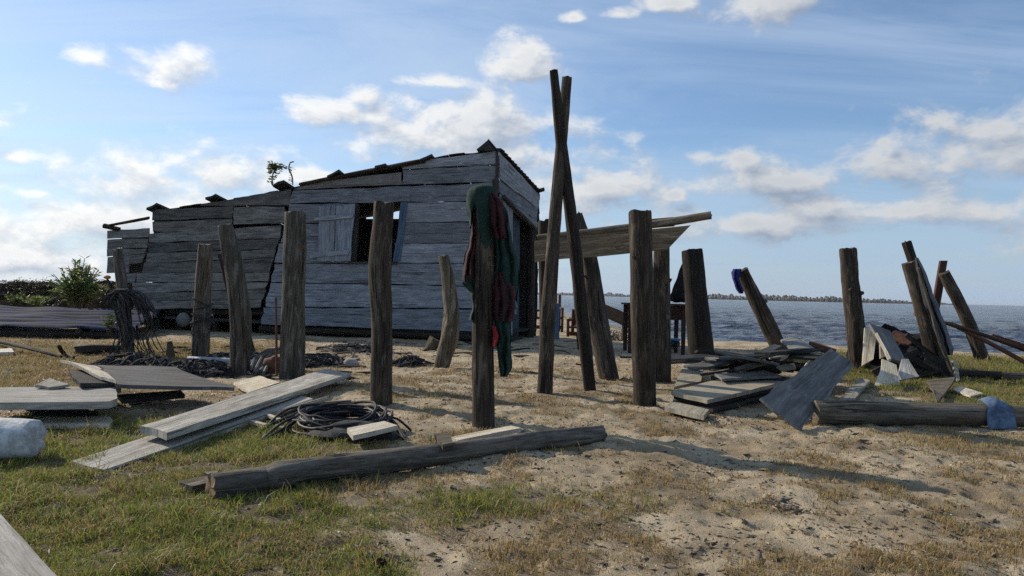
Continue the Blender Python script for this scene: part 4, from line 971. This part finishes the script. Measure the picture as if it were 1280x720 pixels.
# ------------------------------------------------------------------ left background
mb = MB(); mb.sheet(V((-12.5, 13.0, .2)), V((-6.95, 13.2, .18)), V((-7.9, 16.3, .42)), V((-14.5, 16.6, .45)), .012, 60, 120, .05, .02, corr=.045, ncorr=8)
tag(mb.build('roof_sheet', 'tin'), 'fallen corrugated roof sheets lying left of the hut', 'roof sheet')
mb = MB()
for x_ in (-12.0, -9.9, -7.9): mb.tube([V((x_, 13.15, .13)), V((x_-.6, 16.2, .33))], .055, 8, .1)
mb.tube([V((-12.6, 13.12, .055)), V((-6.9, 13.3, .05))], .08, 10, .1)
tag(mb.build('roof_timber', 'darkpost'), 'dark timbers under the fallen corrugated sheets', 'timber')
# dark earth bank
def bank(x, y):
    c = (y-21.0-(x+12)*.1)/1.9
    return gz(x, y)-.05 + np.exp(-c**2)*(1.0+.5*(fbm(x*.8, y*.8, 51, 4)-.5)+.25*(fbm(x*4, y*4, 52, 3)-.5))*sstep(-32, -27, x)*sstep(-7.0, -9.5, x) + .35*np.exp(-((x+10.6)/.8)**2-((y-19.5)/1.0)**2)
m_, nt_ = newmat('dark turf bank'); T_ = NT(nt_); po = T_.n('ShaderNodeNewGeometry').outputs['Position']
T_.out(T_.bsdf(T_.mix(T_.ramp(T_.noise(po, 3, 6, .7), .4, .65), (.010, .009, .007), (.032, .026, .019)), 1.0, T_.noise(po, 9, 6, .7), .6, .06, 0.0)); M['bank'] = m_
tag(grid_mesh('earth_bank', np.arange(-33, -6, .09), np.arange(16.8, 26, .09), bank, M['bank']), kind='structure')
lfm = MB()
bx = rng.uniform(-22, -8.2, 14000); by = 21.0+(bx+12)*.1+rng.normal(-.7, .75, 14000); bz_ = bank(bx, by)
for x_, y_, z_ in zip(bx, by, bz_):
    if mn.noise((x_*.9, y_*.9, 3)) < -.05 or z_ < .15: continue
    a_ = random.uniform(0, 6.28); g_ = random.uniform(.5, 1.4); c_ = (.022*g_, .026*g_, .012*g_) if random.random() < .5 else (.04*g_, .032*g_, .02*g_)
    lfm.leaf((x_, y_, z_+random.random()**2*.10*(1+mn.noise((x_*1.4, y_, 0)))), (math.cos(a_), math.sin(a_), random.uniform(-.1, 1.0)), (random.uniform(-1, 1), random.uniform(-1, 1), 1), .07, .028, c_)
tag(lfm.build('bank_scrub', 'leaf', colors=True, smooth=False), 'low dark scrub covering the bank at left', 'scrub', kind='stuff')
def shrub(name, base, h, w, nst, nlf, L, W, cols, label, cat='shrub', droop=0.2):
    root = empty(name, base, label, cat); st = MB(); lf = MB(); b = V(base)
    for k in range(nst):
        a = random.uniform(0, 2*PI); sp = random.random()**.7*w; tip = b+V((math.cos(a)*sp, math.sin(a)*sp, h*random.uniform(.5, 1.0)*(1-.35*(sp/w)**2)))
        mid = b.lerp(tip, .5)+V((random.uniform(-.1, .1)*w, random.uniform(-.1, .1)*w, .1*h)); st.tube([b+V((math.cos(a)*.04, math.sin(a)*.04, -.05)), mid, tip], [.014*h, .010*h, .004*h], 6, .1, step=.1)
        for q in range(nlf):
            t = random.uniform(.25, 1.0); p = (b.lerp(mid, t*2) if t < .5 else mid.lerp(tip, t*2-1)); aa = random.uniform(0, 2*PI)
            d = V((math.cos(aa), math.sin(aa), random.uniform(-.2, 1.1))); c = V(random.choice(cols))*random.uniform(.6, 1.4)
            lf.leaf(p+V((random.uniform(-.05, .05), random.uniform(-.05, .05), random.uniform(-.04, .04)))*w, d, V((random.uniform(-1, 1), random.uniform(-1, 1), 1)), L*random.uniform(.6, 1.2), W*random.uniform(.7, 1.2), tuple(c))
    st.build('stem', 'twig', root); lf.build('leaves', 'leaf', root, colors=True, smooth=False); return root
GR = [(.12, .175, .045), (.17, .235, .06), (.25, .29, .10), (.08, .12, .035)]
shrub('leafy_shrub', at(97, 393, 17.0), 1.40, .62, 64, 36, .15, .045, GR, 'bushy green shrub with narrow leaves behind the fallen roof sheets')
shrub('leafy_shrub', at(50, 386, 17.8), .42, .5, 16, 16, .12, .035, GR, 'low green growth at the left foot of the bushy shrub')
shrub('leafy_shrub', at(20, 386, 18.5), .5, .3, 14, 16, .12, .04, [(.09, .12, .03), (.12, .15, .04)], 'small light green shrub at the left edge by the bank')
shrub('leafy_shrub', at(137, 416, 13.2), .42, .2, 12, 14, .09, .03, [(.06, .10, .025), (.09, .13, .035)], 'small green plant behind the net draped stump')
# sprig on the roof
rp = FP(352, 232)-nF*.05; root = empty('leafy_sprig', rp, 'small leafy sprig growing on the hut roof edge', 'plant')
st = MB(); lf = MB(); Ys = rp.y
for pp in ([(341, 232), (340, 222), (344, 212), (352, 208), (357, 211)], [(366, 231), (365, 220), (361, 211), (363, 203), (367, 202)]):
    st.tube([at(x_, y_, Ys+random.uniform(-.05, .05)) for x_, y_ in pp], .014, 6, .4, step=.05)
for k in range(190):
    x_, y_ = random.choice([(random.gauss(340.5, 2.3), random.uniform(206, 231)), (random.gauss(347, 4), random.gauss(209, 2.5)), (random.gauss(341, 2), random.gauss(209, 3))])
    aa = random.uniform(0, 6.28); lf.leaf(at(x_, y_, Ys+random.uniform(-.06, .06)), (math.cos(aa), math.sin(aa), random.uniform(-.4, .8)), (random.uniform(-1, 1), random.uniform(-1, 1), .5), .085, .045, (.16*random.uniform(.6, 1.2), .165*random.uniform(.6, 1.2), .06))
for k in range(60):
    aa = random.uniform(0, 6.28); lf.leaf(at(random.gauss(363.5, 1.6), random.uniform(208, 230), Ys), (math.cos(aa), math.sin(aa), random.uniform(-.6, .4)), (0, 0, 1), .06, .03, (.06, .04, .03))
st.build('stem', 'twig', root); lf.build('leaves', 'leaf', root, colors=True, smooth=False)
mb = MB(); mb.blob(at(134, 346.5, 16.0), (.075, .06, .05), 2, .3)
om = tag(mb.build('orange_marker', 'orange'), 'small orange marker float at the left end of the hut', 'float')
mb = MB(); mb.tube([at(134, 349, 16.0), at(140, 362, 16.0), at(143, 400, 16.0)], [.02, .03, .03], 6, .1); mb.build('stick', 'darkpost', om)
mb = MB(); c = gp(474, 716); mb.blob(c+V((0, .02, .012)), (.028, .028, .03), 3, .3); tag(mb.build('dark_stone', 'bank'), 'small dark stone at the bottom edge in the grass', 'stone')
# sticks and bits on the left sand
mb = MB(); mb.tube([gp(-12, 425, .06), gp(36, 435, .1), gp(76, 446, .04)], [.03, .028, .022], 8, .15); tag(mb.build('wooden_stick', 'darkpost'), 'long dark stick lying on the dry grass at left', 'stick')
mb = MB(); mb.tube([gp(74, 433, .15), gp(80, 442, .03), gp(92, 447, .03)], [.025, .03, .02], 7, .2); tag(mb.build('wooden_stick', 'darkpost'), 'forked dark twig at the end of the long stick', 'stick')
mb = MB(); mb.tube([gp(94, 438, .06), gp(118, 437, .08), gp(150, 436, .05)], [.06, .07, .05], 9, .25); tag(mb.build('drift_log', 'darkpost'), 'dark drift log on the sand left of the nets', 'log')
plank([(-20, 437, .05), (14, 435.5, .05), (17, 440, .05), (-20, 441, .05)], .04, 'pale', 'pale plank end at the left edge near the stick')
# broken sticks and slats among the nets and along the hut
for k in range(96):
    if k < 66: px, py = random.uniform(140, 480), random.uniform(432, 474)
    elif k < 88: px, py = random.uniform(470, 660), random.uniform(428, 446)
    else: px, py = random.uniform(640, 800), random.uniform(425, 470)
    c = gp(px, py, .02); a = random.uniform(0, PI); l = random.uniform(.06, .24)*(c.y/9); d = V((math.cos(a), math.sin(a), random.uniform(-.12, .18)))*l; mb = MB()
    if k % 3: mb.tube([c-d, c+V((random.uniform(-.02, .02), 0, random.uniform(0, .03))), c+d], [.012, .016, .010], 7, .25, step=.04)
    else:
        e = V((-math.sin(a), math.cos(a), random.uniform(-.2, .2)))*random.uniform(.02, .05); mb.board(c-d+e, c+d+e, c+d-e, c-d-e, .016, warp=.006, endjit=.02)
    tag(mb.build('broken_stick', random.choice(['darkpost', 'darkboard', 'palepost', 'log'])), 'broken bit of wood strewn on the sand in front of the hut', 'stick', 'broken bits of wood before the hut')
# nets draped over a stump
def strands(mb, n, path, spread, r, wob=.04):
    for k in range(n):
        o = V((random.gauss(0, spread), random.gauss(0, spread), random.gauss(0, spread*.4))); pp = []
        for i, p in enumerate(path):
            f = .5+.5*i/(len(path)-1)
            q = V(p)+o*f+V((random.uniform(-wob, wob), random.uniform(-wob, wob), random.uniform(-wob, wob)))
            q.z = max(q.z, gzf(q.x, q.y)+.015); pp.append(q)
        mb.tube(pp, r*random.uniform(.7, 1.3), 5, .1, step=.07)
Yn = gp(160, 441).y-.2
b = gp(163, 444); mb = MB(); mb.tube([at(163, 452, Yn), at(160, 410, Yn), at(157, 368, Yn)], [.065, .06, .055], 12, .15)
tag(mb.build('wooden_post', 'darkpost', origin=b), 'short dark stump covered by draped nets', 'post', 'timber posts standing in the sand')
mb = MB()
strands(mb, 22, [at(136, 378, Yn), at(140, 368, Yn), at(156, 364, Yn), at(170, 370, Yn), at(184, 392, Yn)], .05, .012, .03)
strands(mb, 12, [at(150, 365, Yn), at(158, 372, Yn-.1), at(164, 400, Yn-.12), at(170, 430, Yn-.1), at(176, 448, Yn-.15)], .11, .006, .03)
strands(mb, 10, [at(140, 372, Yn), at(150, 395, Yn-.1), at(156, 420, Yn-.1), at(146, 446, Yn-.2), at(138, 455, Yn-.3)], .08, .008, .03)
strands(mb, 8, [at(160, 368, Yn), at(178, 385, Yn-.05), at(186, 405, Yn), at(180, 425, Yn), at(186, 445, Yn)], .09, .007, .04)
tag(mb.build('fishing_net', 'net'), 'dark fishing nets draped over the stump and hanging down', 'fishing net')
def netheap(px, py, size, label, n=50, mat='net', dz=0):
    c = gp(px, py); mb = MB(); mb.blob(V((c.x, c.y, c.z-.02)), (size[0]*.9, size[1]*.9, size[2]*.9), 4, .5, .3, 2.4)
    for k in range(n):
        a = random.uniform(0, 6.28); rr = random.random()**.5; pp = []
        q = V((c.x+math.cos(a)*rr*size[0], c.y+math.sin(a)*rr*size[1], 0))
        for j in range(6):
            e = ((q.x-c.x)/size[0])**2+((q.y-c.y)/size[1])**2
            q.z = max(gzf(q.x, q.y)+.012, c.z+size[2]*math.sqrt(max(0, 1-e))*.95+random.uniform(0, .05)); pp.append(V(q)); aa = random.uniform(0, 6.28)
            q = q+V((math.cos(aa)*.10, math.sin(aa)*.08, 0))
        mb.tube(pp, random.uniform(.006, .013), 5, .1, step=.05)
    return tag(mb.build('netting_heap', mat), label, 'netting')
netheap(165, 458, (.36, .22, .13), 'dark net heap at the foot of the draped stump')
netheap(243, 466, (.46, .25, .12), 'dark net heap below the roped grey post')
netheap(398, 456, (.36, .4, .11), 'dark net heap right of the thick upright post')
netheap(300, 452, (.5, .3, .09), 'flat dark netting behind the crooked post', 45)
netheap(440, 440, (.6, .35, .08), 'flat dark netting spread along the hut foot', 45)
netheap(514, 457, (.2, .2, .09), 'small clump of dark weed before the hut', 40)
netheap(195, 460, (.24, .18, .1), 'low dark net heap between the two larger left heaps', 30)
mb = MB(); strands(mb, 22, [gp(348, 438, .25), gp(340, 440, .22), gp(330, 450, .12), gp(322, 466, .03)], .05, .016, .03); tag(mb.build('rope_bundle', 'rope'), 'grey rope bundle leaning by the rusty rod', 'rope')
mb = MB(); c = gp(338, 467); mb.blob(c+V((0, .1, .05)), (.13, .11, .14), 3, .3); tag(mb.build('brown_stone', 'rust'), 'rusty brown lump at the foot of the rusty rod', 'lump')
mb = MB(); c = gp(437, 458); mb.blob(c+V((0, .08, .03)), (.105, .09, .075), 3, .15); tag(mb.build('pale_stone', 'stone'), 'pale round stone on the sand before the hut', 'stone')
mb = MB(); mb.tube([gp(236, 449, .05), gp(280, 451, .05), gp(324, 454, .05)], .04, 12, .01); tag(mb.build('plastic_pipe', 'pipe'), 'pale plastic pipe lying behind the crooked post', 'pipe')
mb = MB(); c = at(229, 400, 15.6); mb.blob(c, (.14, .13, .16), 3, .05); tag(mb.build('round_float', 'rope'), 'round pale float under the left end of the hut', 'float')
mb = MB(); c = gp(213, 447); mb.tube([at(214, 452, c.y), at(212, 427, c.y)], [.07, .035], 9, .2); tag(mb.build('tree_stump', 'palepost', origin=c), 'pointed wooden stub behind the left net heaps', 'stump')

# ------------------------------------------------------------------ world: Nishita sky with cumulus and thin veil, set by direction
w = bpy.data.worlds.new('World'); sc.world = w; w.use_nodes = True; nt = w.node_tree; nt.nodes.clear(); T = NT(nt)
el = math.asin(SUN.z); azr = math.atan2(SUN.x, SUN.y)
sky = T.n('ShaderNodeTexSky'); sky.sky_type = 'NISHITA'; sky.sun_disc = False; sky.sun_elevation = el; sky.sun_rotation = azr
sky.altitude = 0; sky.air_density = 1.0; sky.dust_density = .3; sky.ozone_density = 4.0
CLOUDS = [(205, 86, 46, 26), (108, 72, 28, 15), (18, 197, 26, 13), (30, 241, 40, 13), (160, 232, 105, 32), (285, 218, 75, 40), (90, 285, 190, 42), (260, 262, 90, 26), (30, 320, 160, 24), (430, 146, 72, 22), (455, 122, 22, 16), (575, 172, 140, 44), (545, 103, 44, 11), (650, 84, 44, 30),
  (745, 235, 85, 36), (640, 195, 90, 30), (775, 18, 24, 8), (718, 23, 18, 7), (970, 2, 72, 30), (840, 4, 36, 12), (925, 200, 60, 20), (985, 228, 95, 28), (1190, 196, 120, 56), (1275, 190, 100, 54), (1225, 165, 75, 26), (1120, 214, 70, 26), (1025, 256, 66, 17), (1120, 268, 130, 22), (940, 280, 150, 22), (845, 245, 14, 9), (1105, 178, 12, 9),
  (380, 222, 60, 14), (20, 330, 120, 20), (1420, 160, 120, 60), (-160, 150, 120, 50), (-120, 260, 150, 40), (1500, 280, 200, 50)]
grp = bpy.data.node_groups.new('cloud_field', 'ShaderNodeTree'); grp.interface.new_socket('Vector', in_out='INPUT', socket_type='NodeSocketVector'); grp.interface.new_socket('F', in_out='OUTPUT', socket_type='NodeSocketFloat')
Gt = NT(grp); gi = Gt.n('NodeGroupInput').outputs[0]
fld = None
for (cx, cy, a, b) in CLOUDS:
    c = ray(cx, cy).normalized(); r = c.cross(V((0, 0, 1))).normalized(); u = r.cross(c).normalized()
    k = 1/FPX/ray(cx, cy).length
    dc = Gt.n('ShaderNodeVectorMath', operation='DOT_PRODUCT', i={0: gi, 1: c}).outputs['Value']
    # ellipse distance: |(r.d/a, u.d/b)| with a guard for the far hemisphere
    dx = Gt.n('ShaderNodeVectorMath', operation='DOT_PRODUCT', i={0: gi, 1: r/(a*k)}).outputs['Value']
    dy = Gt.n('ShaderNodeVectorMath', operation='DOT_PRODUCT', i={0: gi, 1: u/(b*k)}).outputs['Value']
    dyc = Gt.math('MULTIPLY', Gt.math('MINIMUM', dy, 0.0), 1.35)      # flatter bases
    dyy = Gt.math('ADD', Gt.math('MAXIMUM', dy, 0.0), dyc)
    rr = Gt.math('SQRT', Gt.math('ADD', Gt.math('MULTIPLY', dx, dx), Gt.math('MULTIPLY', dyy, dyy)))
    m_ = Gt.math('SUBTRACT', 1.0, rr)
    m_ = Gt.math('SUBTRACT', m_, Gt.math('MULTIPLY', Gt.math('LESS_THAN', dc, 0.0), 50.0))
    fld = m_ if fld is None else Gt.math('SMOOTH_MAX', fld, m_, .25)
fld = Gt.math('MAXIMUM', fld, -1.0)
mp = Gt.n('ShaderNodeMapping', i={'Vector': gi, 'Scale': (1, 1, 1.7)}).outputs[0]
nz = Gt.noise(mp, 13, 10, .6, .2); nb = Gt.noise(mp, 3.5, 4, .5)
f2 = Gt.math('ADD', Gt.math('MULTIPLY_ADD', fld, .55, .13), Gt.math('ADD', Gt.math('MULTIPLY', Gt.math('SUBTRACT', nz, .5), 2.3), Gt.math('MULTIPLY', Gt.math('SUBTRACT', nb, .5), .5)))
grp.links.new(f2, Gt.n('NodeGroupOutput').inputs[0])
d = T.n('ShaderNodeTexCoord').outputs['Generated']
def cf(vec):
    g = nt.nodes.new('ShaderNodeGroup'); g.node_tree = grp; nt.links.new(vec, g.inputs[0]); return g.outputs[0]
sdir = V((SUN.x, SUN.y*.4, SUN.z+.35)).normalized()
F0 = cf(d); F1 = cf(T.n('ShaderNodeVectorMath', operation='ADD', i={0: d, 1: sdir*.022}).outputs[0])
alpha = T.ramp(F0, -.08, .56)
lit = T.math('ADD', .56, T.math('MULTIPLY', T.math('SUBTRACT', F0, F1), 1.35), clamp=True)
lit = T.math('SUBTRACT', lit, T.math('MULTIPLY', T.ramp(F0, .3, .9), .26), clamp=True)
sd = T.n('ShaderNodeVectorMath', operation='DOT_PRODUCT', i={0: d, 1: SUN}).outputs['Value']
tosun = T.ramp(sd, .2, .95)
sepd = T.n('ShaderNodeSeparateXYZ', i={0: d}); up_ = sepd.outputs[2]
# cloud radiance in the same (physical) units as the sky texture
cdark = T.mix(tosun, (2.35, 2.8, 3.55), (3.7, 4.2, 5.0)); clight = T.mix(tosun, (5.2, 5.3, 5.4), (8.4, 8.3, 8.0))
ccol = T.mix(lit, cdark, clight)
# thin veil of high cloud, streaked
inv = T.math('DIVIDE', 1.0, T.math('ADD', T.math('MAXIMUM', up_, 0.0), .16))
pv = T.n('ShaderNodeVectorMath', operation='SCALE', i={0: d, 'Scale': inv}).outputs[0]
mpv = T.n('ShaderNodeMapping', i={'Vector': pv, 'Scale': (.5, 1.5, .5), 'Rotation': (0, 0, .35)}).outputs[0]
veil = T.math('MULTIPLY', T.ramp(T.noise(mpv, 1.3, 6, .6, .8), .30, .70), .58)
skyc = T.mix(veil, sky.outputs[0], T.mix(tosun, (3.6, 4.6, 6.1), (5.0, 6.0, 7.2)))
lowhaze = T.math('MULTIPLY', T.ramp(up_, .24, -.02), .75)      # thin low cloud layer towards the horizon
skyc = T.mix(lowhaze, skyc, T.mix(tosun, (2.7, 3.65, 5.0), (4.3, 5.3, 6.5)))
fin = T.mix(T.math('MULTIPLY', alpha, .93), skyc, ccol)
bg = T.n('ShaderNodeBackground', i={'Color': fin, 'Strength': 0.132})
nt.links.new(bg.outputs[0], T.n('ShaderNodeOutputWorld').inputs[0])
try: w.cycles.sampling_method = 'MANUAL'; w.cycles.sample_map_resolution = 512
except Exception: pass
sl = bpy.data.lights.new('sun', 'SUN'); sl.energy = 5.0; sl.angle = math.radians(.55); sl.color = (1.0, .885, .735)
so = bpy.data.objects.new('sun', sl); so.rotation_euler = SUN.to_track_quat('Z', 'Y').to_euler(); COL.objects.link(so)

mb = MB(); hx, hy0, hy1 = 6050, -6050, 6600
bv = [(-hx, hy0, -4), (hx, hy0, -4), (hx, hy1, -4), (-hx, hy1, -4), (-hx, hy0, 14), (hx, hy0, 14), (hx, hy1, 14), (-hx, hy1, 14)]
for p in bv: mb.vert(p)
for f in ((3, 2, 1, 0), (4, 5, 6, 7), (0, 1, 5, 4), (1, 2, 6, 5), (2, 3, 7, 6), (3, 0, 4, 7)): mb.face(f)
hm, hnt = newmat('pale air'); HT = NT(hnt); pvn = HT.n('ShaderNodeVolumePrincipled', i={'Color': (.86, .91, 1.0, 1), 'Density': .00011, 'Anisotropy': .3})
hnt.links.new(pvn.outputs[0], HT.n('ShaderNodeOutputMaterial').inputs['Volume']); M['haze'] = hm
for a_, v_ in (('volume_sampling', 'DISTANCE'), ('homogeneous_volume', True)):
    try: setattr(hm.cycles, a_, v_)
    except Exception as e: print('haze', e)
tag(mb.build('haze', 'haze', smooth=False, origin=(0, 0, 0)), kind='stuff')
# ------------------------------------------------------------------ camera and output
cam = bpy.data.cameras.new('camera'); cam.sensor_width = 36; cam.lens = 36*FPX/1280; cam.clip_start = .05; cam.clip_end = 40000
co = bpy.data.objects.new('camera', cam); COL.objects.link(co)
from mathutils import Matrix
mt = Matrix((RT, UP, -FW)).transposed().to_4x4(); mt.translation = EYE; co.matrix_world = mt
sc.camera = co
sc.cycles.use_denoising = False; sc.cycles.sample_clamp_indirect = 1.0; sc.cycles.sample_clamp_direct = 1.3; sc.cycles.volume_bounces = 0
vs = sc.view_settings; vs.view_transform = 'Standard'; vs.look = 'None'; vs.gamma = 1; vs.use_curve_mapping = False; vs.exposure = 0.0
